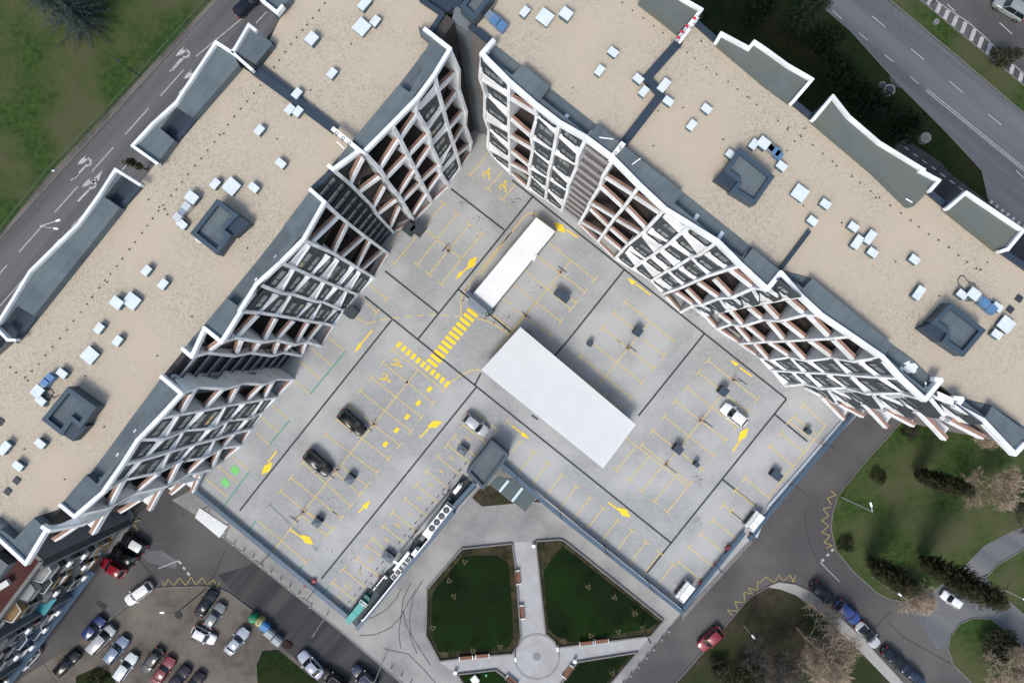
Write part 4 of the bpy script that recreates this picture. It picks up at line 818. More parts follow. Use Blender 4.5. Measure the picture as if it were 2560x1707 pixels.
def isa(x,y,r,ang,s=1.0):
    c=wp(q(r,x,y),DK); ca,sa=math.cos(ang),math.sin(ang)
    f=lambda a,b:(c.x+s*(a*ca-b*sa),c.y+s*(a*sa+b*ca))
    ring=[f(.42*math.cos(t),.42*math.sin(t)) for t in [math.radians(v) for v in range(40,300,26)]]
    for a,b in zip(ring,ring[1:]): m.line(a,b,.14,DK+.03)
    for a,b in ((f(0,.75),f(.05,.1)),(f(.05,.1),f(.5,.1)),(f(.5,.1),f(.7,-.4)),(f(0,.4),f(.4,.4))): m.line(a,b,.16,DK+.031)
    m.disc(f(0,.95),.17,DK+.03,12)
isa(700,420,'V1',-.5); isa(1000,650,'V1',-.5); isa(1285,185,'M',-2.3); isa(1180,320,'M',-2.3)
struct('painted_crossing',m,YELB)
m=MB()
for t_ in ('M 820 90,500 480','M 310 720,125 945','I 2290 1190,2010 1568','W 2350 75,2260 200','U 440 475,360 575','U 695 650,605 760'): dl(m,t_,.16,DK+.027)
struct('green_bay_line',m,GRN)
m=MB()
for t_ in ('M 120 1490,U 560 345','M 95 1525,150 1465','U 540 350,575 310','U 340 35,390 75','M 195 1395,215 1375','U 635 230,655 212','U 462 440,478 428'): dl(m,t_,.12,DK+.0265)
struct('faded_grey_line',m,mat('faded_grey',(.17,.19,.20),.8,(.24,.25,.26),2))
m=MB(); m.sheet(DP('I 2155 1130,2205 1178,2165 1232,2110 1180'),DK+.027); m.sheet(DP('I 2065 1245,2115 1300,2075 1340,2022 1290'),DK+.027); struct('green_square',m,GRNB)
m=MB()
P0=wp((1164.2,1157.7),DK); P1=wp((859.2,1519.7),DK); dd_=(P1-P0).normalized()
for i in range(23):
    c_=P0.lerp(P1,i/22); m.line(c_-dd_*.27,c_+dd_*.27,.15,DK+.026)
struct('drain_slot',m,METD)
for s_,(r,x,y) in (('2',('M',1945,885)),('3',('M',1795,1065)),('4',('M',1700,1185)),('5',('M',1600,1310)),('6',('M',1500,1435)),('7',('U',1400,0)),('8',('U',1300,120)),('9',('U',1197,245)),('10',('U',1050,427)),('11',('U',955,553)),('12',('U',850,672)),('13',('U',752,792))):
    o=txt_mesh(s_,1.15,'bay_number',YEL,None,wp(q(r,x,y),DK),math.atan2(-.78,-.62),DK+.03); o['kind']='structure'
for k,(c,sx,sy,n_) in enumerate((('V1 300 950',1.2,.5,26),('V1 1220 920',.8,.7,24),('V1 580 1240',2.5,1.5,40),('V2 1120 970',1.8,.8,30),('M 640 1470',1,1,10),('V2 1640 450',1.2,1.2,24),('V2 1480 1240',.5,.4,12),('O 1715 1270',.6,.6,26),('X6 590 530',.9,.6,30),('X4 280 80',3,2,46),('R 40 100',.6,.6,10),('N 30 270',.5,.8,18),('X4 560 330',1.6,1.2,26))):
    if k==0: st=MB()
    p=wp(pp(c)[0],DK)
    for i in range(n_): st.disc((p.x+random.gauss(0,sx*.6),p.y+random.gauss(0,sy*.6)),random.choice((.03,.045,.06,.09)),DK+.021+i*.00002,7)
struct('oil_spots',st,mat('oil_stain',(.10,.105,.11),.7))
# expansion-soft stains
m=MB()
for i,(c,r_) in enumerate((('X7 430 780',.35),)):
    p=wp(pp(c)[0],DK); m.disc((p.x,p.y),r_,DK+.0045+i*.001,16)
struct('pale_stain',m,mat('pale_stain',(.47,.44,.37),.85,(.40,.39,.36),1.5))
# parapets
pk=[0]
def parapet(txt,label,w=.45,h=1.1,inner=None,light=None,closed=False,g='parapet walls around the parking deck'):
    P=DP(txt,DK+h); root=empty('parapet_wall',(0,0,0),0,label,'wall',g)
    a=MB();b=MB()
    for x,y in zip(P,P[1:]):
        d=(y-x).normalized(); 
        pk[0]+=1; zz=up*(.04+.006*(pk[0]%5)); a.bar(x-up*(h/2+.08)-d*w/2,y-up*(h/2+.08)+d*w/2,w-.06,h-.1); b.bar(x-zz-d*w/2,y-zz+d*w/2,w,.10)
    a.build('wall',light or mat('parapet_render',(.30,.36,.42),.7,(.26,.32,.38),1),root); b.build('coping',mat('parapet_cap',(.045,.085,.13),.45,(.055,.095,.14),1),root)
    if inner:
        c=MB(); I=DP(inner,DK+h)
        for x,y in zip(I,I[1:]): c.bar(x-up*.03,y-up*.03,.05,.05)
        c.build('handrail',METL,root)
    return root
parapet('R 780 680,0 1600,V 2195 245','blue grey parapet with pale inner kerb along the road beside the two white generator boxes',.5,.9)
parapet('V 2130 200,1560 915','blue grey parapet along the road beside the corner generator box and red drums',.5,.9)
parapet('V 1560 915,390 -10,O 0 1215,-100 1130','blue grey parapet between the deck and the triangular garden',.62,1.1,'V 1550 885,470 20,O 60 1250,-60 1155')
parapet('U -10 270,830 960','pale blue parapet of the deck along the south-west road below the numbered bays',.65,.8,light=mat('parapet_pale',(.32,.40,.48),.6))
parapet('I 1780 1370,U -25 258','pale blue parapet of the deck beside the small white canopy',.6,.8,light=mat('parapet_pale',(.32,.40,.48),.6))
parapet('U 935 1065,1340 570,1800 20,X3 470 870,800 450,1140 70','blue grey wall with white rail outside the row of cooling units',.6,1.2)
m=MB(); P=DP('X4 600 1550,960 1120,1480 470',DK+1.5)
for a,b in zip(P,P[1:]): m.bar(a,b,.13,.12); 
for i in range(9):
    p=P[0].lerp(P[1],i/8) if i<5 else P[1].lerp(P[2],(i-4)/4.); m.bar(p-up*.4,p,.06,.06)
P=DP('X4 600 1550,570 1525',DK+1.5); m.bar(P[0],P[1],.13,.12)
tag(m.build('handrail',METL),'white handrail on the outer wall below the square fan units','handrail')
m=MB(); P=DP('X3 215 1190,480 870',DK+1.5); m.bar(P[0],P[1],.16,.12); m.bar(P[0]-up*.4,P[0],.06,.06); m.bar(P[1]-up*.4,P[1],.06,.06); tag(m.build('handrail',METL),'white handrail on the outer wall by the long four fan unit','handrail')
# inner pale kerb strip of the south-east edge
m=MB()
for t_ in ('R 700 700,0 1510,V 2230 230','V 2120 190,1555 870'):
    P=DP(t_,DK)
    for a,b in zip(P,P[1:]): m.bar(a+up*.15,b+up*.15,.42,.3)
struct('edge_kerb',m,mat('pale_kerb',(.46,.52,.60),.7,(.42,.48,.55),1))
m=MB(); P=DP('s 1558 1707',0); 
ground_poly('kerb_strip','V 1565 935,2170 245,2210 270,1640 900,1560 1000',KERB,.09)
# ---------------------------------------------------------------- canopies and ramp head
def canopy(name,txt,z,ribs,label,nsup=4,edge=None):
    P=[wp(p,z) for p in pp(txt)]  # 4 corners, ribs run from edge 0-3 to 1-2
    root=empty(name,(0,0,0),0,label,'canopy','white ribbed metal canopies')
    a,b,c,d=P; mb=MB(); n=ribs
    for i in range(n):
        t0=i/n; t1=(i+.62)/n; t2=(i+.70)/n; t3=(i+.92)/n; t4=(i+1)/n
        L=[a.lerp(d,t) for t in (t0,t1,t2,t3,t4)]; Rr=[b.lerp(c,t) for t in (t0,t1,t2,t3,t4)]
        k_=.22 if ribs>20 else .07; hs=(k_,k_,0,0,k_)
        for j in range(4):
            mb.add([L[j]+up*hs[j],Rr[j]+up*hs[j],Rr[j+1]+up*hs[j+1],L[j+1]+up*hs[j+1]],[(0,1,2,3)])
    mb.build('roof_sheet',METW,root)
    u_=MB(); 
    for x,y in ((a,b),(b,c),(c,d),(d,a)): u_.bar(x-up*.12,y-up*.12,.1,.22)
    u_.build('edge_trim',METL,root)
    return root,P
r_,P=canopy('canopy','s 1301 818,s 1589 1061,s 1507 1170,s 1203 925',DK+3.1,34,'large white ribbed metal canopy over the ramp in the middle of the deck')
for a,b,nm in ((P[0],P[1],'side_wall'),(P[2],P[3],'side_wall')):
    mb=MB(); c_=(P[0]+P[2])/2; sh=lambda p:p+(c_-p).normalized()*.5
    a_,b_=sh(a),sh(b); mb.hexa([Vector((a_.x,a_.y,DK)),Vector((b_.x,b_.y,DK)),Vector((b_.x,b_.y,DK))+uL*.2,Vector((a_.x,a_.y,DK))+uL*.2,a_-up*.35,b_-up*.35,b_+uL*.2-up*.35,a_+uL*.2-up*.35]); mb.build('side_wall',WALLG,r_)
r2,P=canopy('canopy','s 1341 544,s 1388 579,s 1228 774,s 1181 737',DK+2.4,15,'long narrow white ribbed canopy with dark box head near the yellow crossing')
# ribs should run lengthwise on the narrow one
for ch in list(r2.children):
    if ch.name.startswith('roof_sheet'): bpy.data.objects.remove(ch)
a,b,c,d=P; mb=MB(); n=17
for i in range(n):
    ts=[(i+k)/n for k in (0,.6,.7,.9,1)]; hs=(.12,.12,0,0,.12)
    L=[a.lerp(b,t) for t in ts]; Rr=[d.lerp(c,t) for t in ts]
    for j in range(4): mb.add([L[j]+up*hs[j],Rr[j]+up*hs[j],Rr[j+1]+up*hs[j+1],L[j+1]+up*hs[j+1]],[(0,1,2,3)])
mb.build('roof_sheet',METW,r2)
mb=MB(); 
for x,y in ((a,d),(b,c)):
    mb.hexa([Vector((x.x,x.y,DK)),Vector((y.x,y.y,DK)),Vector((y.x,y.y,DK))+up*0+nL*.1,Vector((x.x,x.y,DK))+nL*.1,x-up*.2,y-up*.2,y+nL*.1-up*.2,x+nL*.1-up*.2])
mb.build('side_wall',WALLG,r2)
m1=MB(); m1.prism([wp(p,DK+3.0) for p in pp('s 1170 725,s 1234 779,s 1227 785,s 1164 732')],DK+3.0,DK); m1.build('head_box',mat('ramp_head',(.05,.075,.10),.5,(.06,.085,.11),1),r2)
m1=MB(); m1.prism([wp(p,DK+2.4) for p in pp('s 1174 744,s 1215 777,s 1206 788,s 1167 757')],DK+2.4,DK+2.1); m1.build('porch_roof',mat('porch_grey',(.17,.21,.25),.6),r2)
m1=MB(); p=wp((1218,785),DK+2.4); m1.tube(p-up*2.4,p,.3,n=16); o=m1.build('exhaust_pipe',METD,r2); m1=MB(); m1.disc(p,.17,DK+2.41,16); m1.build('pipe_cap',mat('cap_grey',(.2,.22,.22),.5),o)
m1=MB(); m1.prism([wp(p,DK+2.6) for p in pp('N 205 785,235 770,210 815,185 815')],DK+2.6,DK); m1.build('gutter_box',METW,r2)
r3,P=canopy('canopy','s 500 1270,s 568 1315,s 548 1343,s 488 1293',3.6,16,'small white ribbed canopy over the pavement outside the deck wall')
m1=MB(); 
for p in P: 
    q_=p+((P[0]+P[2])/2-p)*.12; m1.tube(Vector((q_.x,q_.y,0)),q_-up*.1,.06)
m1.build('post',METD,r3)
# stair house between the deck and the garden
P=[wp(p,DK+3.4) for p in pp('M 2165 905,2325 1040,2085 1360,1930 1195')]
sh=empty('stair_house',(0,0,0),0,'dark grey stair house with sunken roof at the corner of the deck and the garden','stair house')
m1=MB(); m1.prism(P,DK+2.95,0); m1.build('wall',mat('tower_wall',(.055,.075,.095),.6),sh)
m1=MB(); c=sum(P,Vector())/4
for kk,(a,b) in enumerate(zip(P,P[1:]+P[:1])):
    d=(b-a).normalized(); nn=Vector((-d.y,d.x,0)); 
    if (c-(a+b)/2).dot(nn)<0: nn=-nn
    zz=up*(.25+.007*(kk%4)); m1.bar(a+nn*.2-zz-d*.02,b+nn*.2-zz+d*.02,.42,.5)
m1.build('parapet',mat('tower_coping',(.04,.065,.09),.5),sh); m1=MB(); m1.sheet([v+(c-v)*.06 for v in P],DK+2.96); m1.build('roof',CAP,sh)
eg=empty('entrance_canopy',(0,0,0),0,'flat grey green entrance canopy with two pale strips beside the stair house','canopy')
P=[wp(p,3.4) for p in pp('X3 1385 60,1520 -60,1840 0,2110 265,1940 485')]
m1=MB(); m1.prism(P,3.4,3.15); m1.build('roof',mat('green_grey_roof',(.085,.125,.125),.6,(.075,.11,.11),1),eg)
m1=MB(); 
for t_ in ('X3 1540 175,1680 5','X3 1735 325,1895 120'):
    a,b=[wp(p,3.45) for p in pp(t_)]; m1.bar(a,b,.36,.08)
m1.build('skylight_strip',mat('skylight',(.50,.62,.66),.3),eg)
m1=MB()
for p in P[2:]: 
    q_=p+((P[0]+P[3])/2-p)*.15; m1.tube(Vector((q_.x,q_.y,0)),Vector((q_.x,q_.y,3.15)),.08)
m1.build('post',METD,eg)
# small porch boxes under the left facade
for r,x,y,s_,l in (('K',1400,525,1.5,'upper of two dark porch boxes below the left facade near the grey column'),('K',1480,530,1.5,'dark porch box on the deck beside the first porch box under the left facade'),('K',862,1292,1.7,'dark porch box on the deck under the middle of the left facade')):
    p=wp(q(r,x,y),DK+2.3); p.z=DK; o=MB().box(p,1.5,1.3,2.2,aL).build('porch_box',mat('porch_dark',(.022,.03,.038),.5)); tag(o,l,'porch')
    t_=MB(); t_.box(p+up*2.2,1.62,1.42,.1,aL); t_.build('lid',mat('porch_lid',(.035,.045,.055),.5),o)
# deck ventilation shafts
def shaft(r,x,y,l,w,h,ang,label,pyr=False):
    zt=DK+h; p=wp(q(r,x,y),zt); p.z=DK
    root=empty('ventilation_shaft',p,ang,label,'ventilation shaft','dark ventilation shafts on the deck')
    b=MB(); b.box((0,0,0),l*.93,w*.93,h-.12); b.build('louvre_box',mat('shaft_side',(.03,.038,.047),.6),root)
    t_=MB()
    L,W_=l/2,w/2
    if pyr: t_.add([(-L,-W_,h-.12),(L,-W_,h-.12),(L,W_,h-.12),(-L,W_,h-.12),(0,0,h+.16)],[(0,1,4),(1,2,4),(2,3,4),(3,0,4),(3,2,1,0)])
    else: t_.box((0,0,h-.12),l,w,.12)
    t_.build('lid',mat('shaft_lid_pyr',(.10,.125,.145),.55) if pyr else mat('shaft_lid',(.035,.055,.08),.45),root)
    v=MB()
    for k in range(4): 
        zz=.15+k*(h-.4)/4; v.box((0,0,zz),l*.97,w*.97,.05)
    v.build('louvre',METD,root)
aD=math.atan2(-.61,.79)
for a in (('N',460,1145,2.3,1.0,1.5,aD,'long dark ventilation shaft to the right of the narrow canopy'),
 ('N',1160,1475,1.15,1.15,1.3,aD,'square dark shaft on the bay line north of the large canopy'),
 ('O',718,18,.75,.75,1.0,aD,'small dark shaft near the top edge of the large canopy'),
 ('O',1950,455,1.2,1.15,1.5,aD,'dark square shaft next to the white car on the right side'),
 ('O',1530,990,1.25,1.15,1.4,aD,'dark square shaft near the lower right corner of the large canopy'),
 ('O',1700,1130,.7,.65,1.2,aD,'small dark shaft beside the dark oil stain on the right side'),
 ('R',378,822,.8,.7,1.0,aD,'small dark shaft nearest the right building corner'),
 ('R',85,1228,1.5,1.1,1.2,aD,'dark shaft close to the right hand parapet above the generators')): shaft(*a)
for a in (('M',1895,997,1.45,1.15,1.0,aD,'grey pyramid topped shaft beside the stair house'),('M',855,1265,1.2,1.25,1.3,aD,'grey pyramid topped shaft right of the lower black car'),
 ('U',553,100,1.2,1.2,1.3,aD,'grey pyramid topped shaft near the bottom left of the deck'),('U',1212,415,1.7,1.2,1.0,aD,'grey pyramid topped shaft beside painted bay 10')): shaft(*a,pyr=True)
# deck lamp posts with T heads and red guard hoops
def decklamp(r,x,y,ang,label,arm=True,h=4.0,guard=True):
    p=wp(q(r,x,y),DK); p.z=DK; root=empty('lamp_post',p,ang,label,'lamp post','T-headed lamp posts on the deck')
    a=MB(); a.tube((0,0,0),(0,0,h),.055,.04); a.tube((0,0,0),(0,0,.12),.16); a.build('pole',METD,root)
    if arm:
        b=MB(); b.box((0,0,h-.03),1.5,.13,.08); b.build('lamp_head',METD,root)
    if guard:
        for k in range(4):
            g_=MB(); t=k*math.pi/2+.4; c_=Vector((.34*math.cos(t),.34*math.sin(t),0)); s_=Vector((-math.sin(t),math.cos(t),0))*.15
            g_.tube(c_-s_,c_-s_+up*.55,.022,n=6); g_.tube(c_+s_,c_+s_+up*.55,.022,n=6); g_.tube(c_-s_+up*.55,c_+s_+up*.55,.025,n=6); g_.build('guard_hoop',PINK,root)
DL=[('K',1765,737,aL,'T lamp post among the top left bays near the left facade'),('N',445,932,aD,'T lamp post right of the narrow canopy'),('N',125,1332,aD,'T lamp post above the upper corner of the large canopy'),
 ('M',1082,755,aD,'T lamp post in front of the upper black car'),('M',748,1172,aD,'T lamp post in front of the lower black car'),('M',432,1560,aD,'T lamp post in the bottom left bay rows'),
 ('O',1060,58,aD,'T lamp post in the bays right of the large canopy'),('O',2032,350,aD,'T lamp post nearest the arrow beside the right facade'),('O',1727,720,aD,'T lamp post left of the white car'),('O',1412,1125,aD,'T lamp post beside the lower right corner of the large canopy'),
 ('U',128,385,aD,'T lamp post on the pale parapet at the bottom left'),('U',540,712,aD,'T lamp post on the pale parapet near bay 13'),('R',488,932,aD,'T lamp post by the right parapet nearest the building'),('R',198,1303,aD,'T lamp post by the right parapet at mid length'),
 ('V',2185,190,aD,'T lamp post beside the upper generator box'),('V',1862,472,aD,'T lamp post by the parapet between the red drums'),('V',845,308,aD,'T lamp post on the garden side parapet, upper'),('V',1242,625,aD,'T lamp post on the garden side parapet, lower'),('V',437,0,aD,'T lamp post on the garden side parapet next to the entrance canopy'),('O',40,1245,aD,'T lamp post at the parapet above the entrance canopy'),
 ('M',1770,1360,aD,'T lamp post beside painted bay 5 near the white pump unit'),('U',1470,170,aD,'T lamp post beside painted bay 8 near the white cabinet'),('U',1140,585,aD,'T lamp post beside painted bay 11')]
for r,x,y,a,l in DL: decklamp(r,x,y,a,l,arm=(r,x) not in (('V',437),('O',40)))
decklamp('M',1385,374,aD,'small black post in the middle of the bay line near the wheelchair signs',arm=False,h=1.6,guard=False)
# guard bollards by the ramp
for i,(x,y) in enumerate(((320,490),(262,685),(678,1020),(840,1098),(1028,1197))):
    p=wp(q('V2',x,y),DK); b=MB(); b.tube(p,p+up*.9,.07); o=b.build('bollard',METD); c_=MB(); c_.tube(p+up*.9,p+up*1.0,.09); c_.build('cap',RED,o)
    tag(o,['dark bollard with red cap at the left corner of the ramp head','dark bollard with red cap on the curved line left of the ramp','dark bollard with red cap beside the crossing and round pipe','dark bollard with red cap on the curved line midway to the large canopy','dark bollard with red cap nearest the large canopy'][i],'bollard','bollards by the ramp')
for r,x,y,l in (('V1',1560,1180,'red post at the top corner of the narrow canopy'),('V1',1950,1490,'red post at the right corner of the narrow canopy')):
    p=wp(q(r,x,y),DK); b=MB(); b.tube(p,p+up*1.0,.09); o=tag(b.build('bollard',RED),l,'bollard')
# generators
for r,x,y,l in (('V',2232,88,'white generator box against the right parapet, the upper of two'),('V',1592,738,'white generator box in the lower corner of the deck')):
    p=wp(q(r,x,y),DK+1.5); p.z=DK; al=math.atan2(.78,.62); root=empty('generator',p,al,l,'generator')
    b=MB(); b.box((0,0,.15),2.75,1.45,1.15); b.box((0,0,0),2.6,1.3,.16); b.build('housing',mat('generator_side',(.52,.55,.54),.5),root)
    for sx,w_ in ((.68,1.3),(-.70,1.35)): b=MB(); b.box((sx,-.28,1.3),w_,.95,.16); b.build('roof_panel',METW,root)
    b=MB(); b.box((-.75,-.15,1.46),.12,.12,.03); b.build('lifting_eye',METD,root)
    b=MB(); b.box((-1.22,-.28,1.461),.10,.62,.012); b.box((-1.24,.10,1.462),.22,.16,.014); b.build('logo',mat('dark_print',(.04,.04,.045),.6),root)
    b=MB(); 
    for k in range(3): b.box((-.8+k*.5,.60,1.30),.22,.08,.02)
    b.build('vent_slot',METD,root)
    b=MB(); b.box((0,.76,.3),2.2,.08,.8); b.build('grille',METD,root)
# red drums
for r,x,y,l,s_ in (('X6',1270,1170,'red drum with black tyre-like ring on the deck beside the right parapet',1.0),('X7',1010,690,'red drum with black ring near the corner generator',.8),('X5',775,640,'black ring with small red part standing on the deck near the pale parapet',.7)):
    p=wp(q(r,x,y),DK); p.z=DK; root=empty('hose_reel',p,.6,l,'hose reel')
    b=MB(); b.tube((0,0,.0),(0,0,.75*s_),.42*s_,n=20); b.build('drum',RED,root)
    b=MB(); n_=20; R0,r0=.38*s_,.12*s_
    vs=[];fs=[]
    for i in range(n_):
        a=2*math.pi*i/n_
        for j in range(8):
            t=2*math.pi*j/8; vs.append((-.45*s_+(R0+r0*math.cos(t))*math.cos(a),-.3*s_+(R0+r0*math.cos(t))*math.sin(a)*.7,.25+r0*math.sin(t)+.3*math.sin(a)*s_))
    for i in range(n_):
        for j in range(8): fs.append((i*8+j,((i+1)%n_)*8+j,((i+1)%n_)*8+(j+1)%8,i*8+(j+1)%8))
    b.add(vs,fs); b.build('ring',TYRE,root)
    b=MB(); b.tube((0,.1,.75*s_),(-.6*s_,.9*s_,.6*s_),.05); b.build('handle',METD,root)
for r,x,y,l in (('X7',965,780,'red hydrant cluster between the corner generator and the parapet'),('X5',590,740,'red hydrant on the pale parapet')):
    p=wp(q(r,x,y),DK); b=MB(); b.tube(p,p+up*.8,.12); b.tube(p+up*.5-uL*.35,p+up*.5+uL*.35,.08); b.tube(p+up*.6-nL*.3,p+up*.6+nL*.2,.06); tag(b.build('hydrant',RED),l,'hydrant')
# cooling units in the yard
yard_a=math.atan2(.78,.625)
def fan(root,x,y,z,r):
    b=MB(); b.disc((x,y),r,z,28); o=b.build('fan',METD,root)
    k=MB()
    for i in range(7):
        t=2*math.pi*i/7; k.add([(x+.08*math.cos(t),y+.08*math.sin(t),z+.01),(x+r*.93*math.cos(t-.16),y+r*.93*math.sin(t-.16),z+.01),(x+r*.93*math.cos(t+.2),y+r*.93*math.sin(t+.2),z+.03)],[(0,1,2)])
    k.build('blade',mat('fan_blade',(.05,.065,.07),.5),o); k=MB(); k.disc((x,y),.09,z+.04,12); k.build('hub',mat('hub',(.25,.27,.22),.5),o)
    k=MB(); k.disc((x,y),r*1.05,z+.015,28,r*.95); k.build('ring',METD,o)
p=wp(q('X3',605,605),DK+2.0); p.z=DK
ch=empty('chiller',p,yard_a,'long white chiller with four round black fans in the equipment yard','chiller')
b=MB(); b.box((0,0,.1),4.5,1.12,1.8); b.build('housing',METG if 0 else mat('chiller_side',(.62,.66,.69),.45,metal=.2),ch)
for i in range(4): fan(ch,-1.62+i*1.08,0,1.93,.44)
b=MB(); b.box((2.45,0,1.2),.15,1.2,.08); b.box((2.45,-.55,0),.08,.08,1.3); b.box((2.45,.55,0),.08,.08,1.3); b.build('frame',METL,ch)
p=wp(q('X3',425,835),DK+1.9); p.z=DK; o=MB().box(p,.95,1.15,1.75,yard_a).build('control_cabinet',METW); tag(o,'white cabinet at the lower end of the four fan chiller','cabinet'); t_=MB(); t_.box(p+up*1.75,1.0,1.2,.06,yard_a); t_.build('lid',METL,o)
p=wp(q('X3',360,890),DK+.6); b=MB()
for k in range(4): b.tube(p+nL*(k*.16-.3)-uL*.5,p+nL*(k*.16-.3)+uL*.5,.035)
tag(b.build('pipework',METL),'silver pipes running out of the white cabinet','pipes')
for r,x,y,sx,sy,h,l in (('X3',230,1120,1.1,.6,1.1,'small white box unit beside the outer wall below the pipes'),('X3',885,140,1.5,.55,.9,'white pump unit lying in the yard below the stair house')):
    p=wp(q(r,x,y),DK+h); p.z=DK; b=MB(); b.box(p,sx,sy,h,yard_a); b.box(p+up*h+uL*.2,sx*.5,sy*.7,.12,yard_a); o=b.build('equipment_box',METW); tag(o,l,'equipment')
    t_=MB(); t_.box(p+uL*(sx/2+.15),.22,.3,h*.7,yard_a); t_.build('connector',METG,o)
for i,(x,y,n_,l) in enumerate(((1580,230,2,'upper pair of square fan units beside the outer wall'),(1440,400,2,'second pair of square fan units beside the outer wall'),(1312,560,1,'single square fan unit at the lower end of the row'))):
    p=wp(q('X4',x,y),DK+1.2); p.z=DK; root=empty('condenser',p,yard_a,l,'condenser','square fan condensers')
    b=MB(); b.box((0,0,.05),.82*n_,.82,1.05); b.build('housing',mat('condenser_side',(.45,.47,.46),.5),root)
    for k in range(n_):
        cx=(k-(n_-1)/2)*.82; fan(root,cx,0,1.15,.27); b=MB()
        for sx_,sy_,a_,c_ in ((0,.36,.78,.07),(0,-.36,.78,.07),(.36,0,.07,.78),(-.36,0,.07,.78)): b.box((cx+sx_,sy_,1.1),a_,c_,.08)
        b.build('grille_frame',METL,root); b=MB(); b.box((cx,0,1.1),.7,.7,.02); b.build('grille',mat('grille_brown',(.13,.11,.10),.6),root)
b=MB(); P=DP('X4 1310 410,1650 0',DK+1.6); b.bar(P[0],P[1],.42,.35); P=DP('X4 1400 260,1305 190',DK+1.6); b.bar(P[0],P[1],.35,.35); 
for t in (.1,.5,.9):
    pz=DP('X4 1310 410,1650 0',DK+1.6); v=pz[0].lerp(pz[1],t); b.tube(Vector((v.x,v.y,DK)),v,.05)
tag(b.build('cable_duct',METW),'white T shaped duct beside the square fan units','duct')
b=MB(); P=DP('X4 845 855,1105 530',DK+.9); b.bar(P[0],P[1],.13,.1); b.bar(P[0]-up*.9,P[0],.06,.06); b.bar(P[1]-up*.9,P[1],.06,.06); tag(b.build('handrail',METL),'white rail along the inner side of the equipment yard','handrail')
p=wp(q('X4',1128,575),DK+.5); p.z=DK; b=MB(); b.box(p,.35,.35,.5,yard_a); b.tube(p+up*.5,p+up*.7,.12); tag(b.build('valve_box',METW),'small white valve box at the top of the inner rail','valve')
gu=empty('teal_plant_unit',(0,0,0),0,'teal metal plant unit with round fan at the lower tip of the deck','plant unit')
for t_,z,nm,mm in (('X4 205 1525,370 1335,495 1435,300 1640',DK+1.3,'roof_panel',GREENM),('X4 375 1325,520 1150,645 1250,500 1430',DK+1.45,'roof_panel',GREENM),('X4 525 1140,565 1070,710 1190,650 1255',DK+1.4,'fan_bay',TEALD)):
    b=MB(); b.prism([wp(p,z) for p in pp(t_)],z,DK); b.build(nm,mm,gu)
b=MB(); b.prism([wp(p,DK+1.0) for p in pp('X4 580 1050,650 970,690 965,765 1045,760 1090,715 1170')],DK+1.0,DK); b.build('hood',TEALD,gu)
p=wp(q('X4',625,1170),DK+1.4); b=MB(); b.disc(p,.26,DK+1.42,20,.2); b.build('fan_ring',METL,gu); b=MB(); P=[wp(x,DK+1.42) for x in pp('X4 525 1140,565 1070,710 1190,650 1255')]
for x,y in zip(P,P[1:]+P[:1]): b.bar(x,y,.04,.04)
b.build('trim',METL,gu)
# yard railing along the bays
b=MB(); P=DP('X4 240 1430,480 1120,570 1000,720 820',DK+1.0)
for x,y in zip(P,P[1:]):
    b.bar(x,y,.05,.05); b.bar(x-up*1,x,.05,.05); b.bar(x-up*.5,y-up*.5,.04,.04)
P=DP('X4 1040 500,850 800,740 940',DK+1.0)
for x,y in zip(P,P[1:]): b.bar(x,y,.07,.05); b.bar(x-up*1,x,.05,.05)
P=DP('X3 1130 -40,940 40,700 260,480 520,250 800,0 1120',DK+.5)
for x,y in zip(P,P[1:]): b.bar(x,y,.10,.3)
tag(b.build('yard_railing',METD),'low dark railing between numbered bays and equipment yard','railing')
# ---------------------------------------------------------------- cars
CG=mat('car_glass',(.010,.014,.018),.05,spec=.8)
LAMPM=mat('headlight',(.55,.58,.60),.15); TAIL=mat('tail_light',(.30,.01,.01),.25); PLAST=mat('black_plastic',(.018,.018,.02),.6); RIM=mat('rim_metal',(.30,.31,.32),.35,metal=.7)
def interp(tab,x):
    for (x0,v0),(x1,v1) in zip(tab,tab[1:]):
        if x<=x1: 
            t=(x-x0)/(x1-x0) if x1>x0 else 0; t=max(0,min(1,t)); return tuple(a+(b-a)*t for a,b in zip(v0,v1)) if isinstance(v0,tuple) else v0+(v1-v0)*t
    return tab[-1][1]
SPEC={ # length,width,belt,height, hood front z, windshield base, roof front, roof rear, rear glass base
 'hatch':(4.05,1.74,.92,1.50,.72,.92,.30,-1.35,-1.80),
 'sedan':(4.50,1.76,.92,1.44,.70,.95,.35,-.95,-1.62),
 'wagon':(4.55,1.76,.93,1.47,.72,1.0,.40,-1.75,-2.12),
 'suv':(4.55,1.86,1.08,1.72,.92,1.05,.45,-1.70,-2.10),
 'van':(4.70,1.84,1.05,1.85,.90,1.45,.85,-2.00,-2.22)}
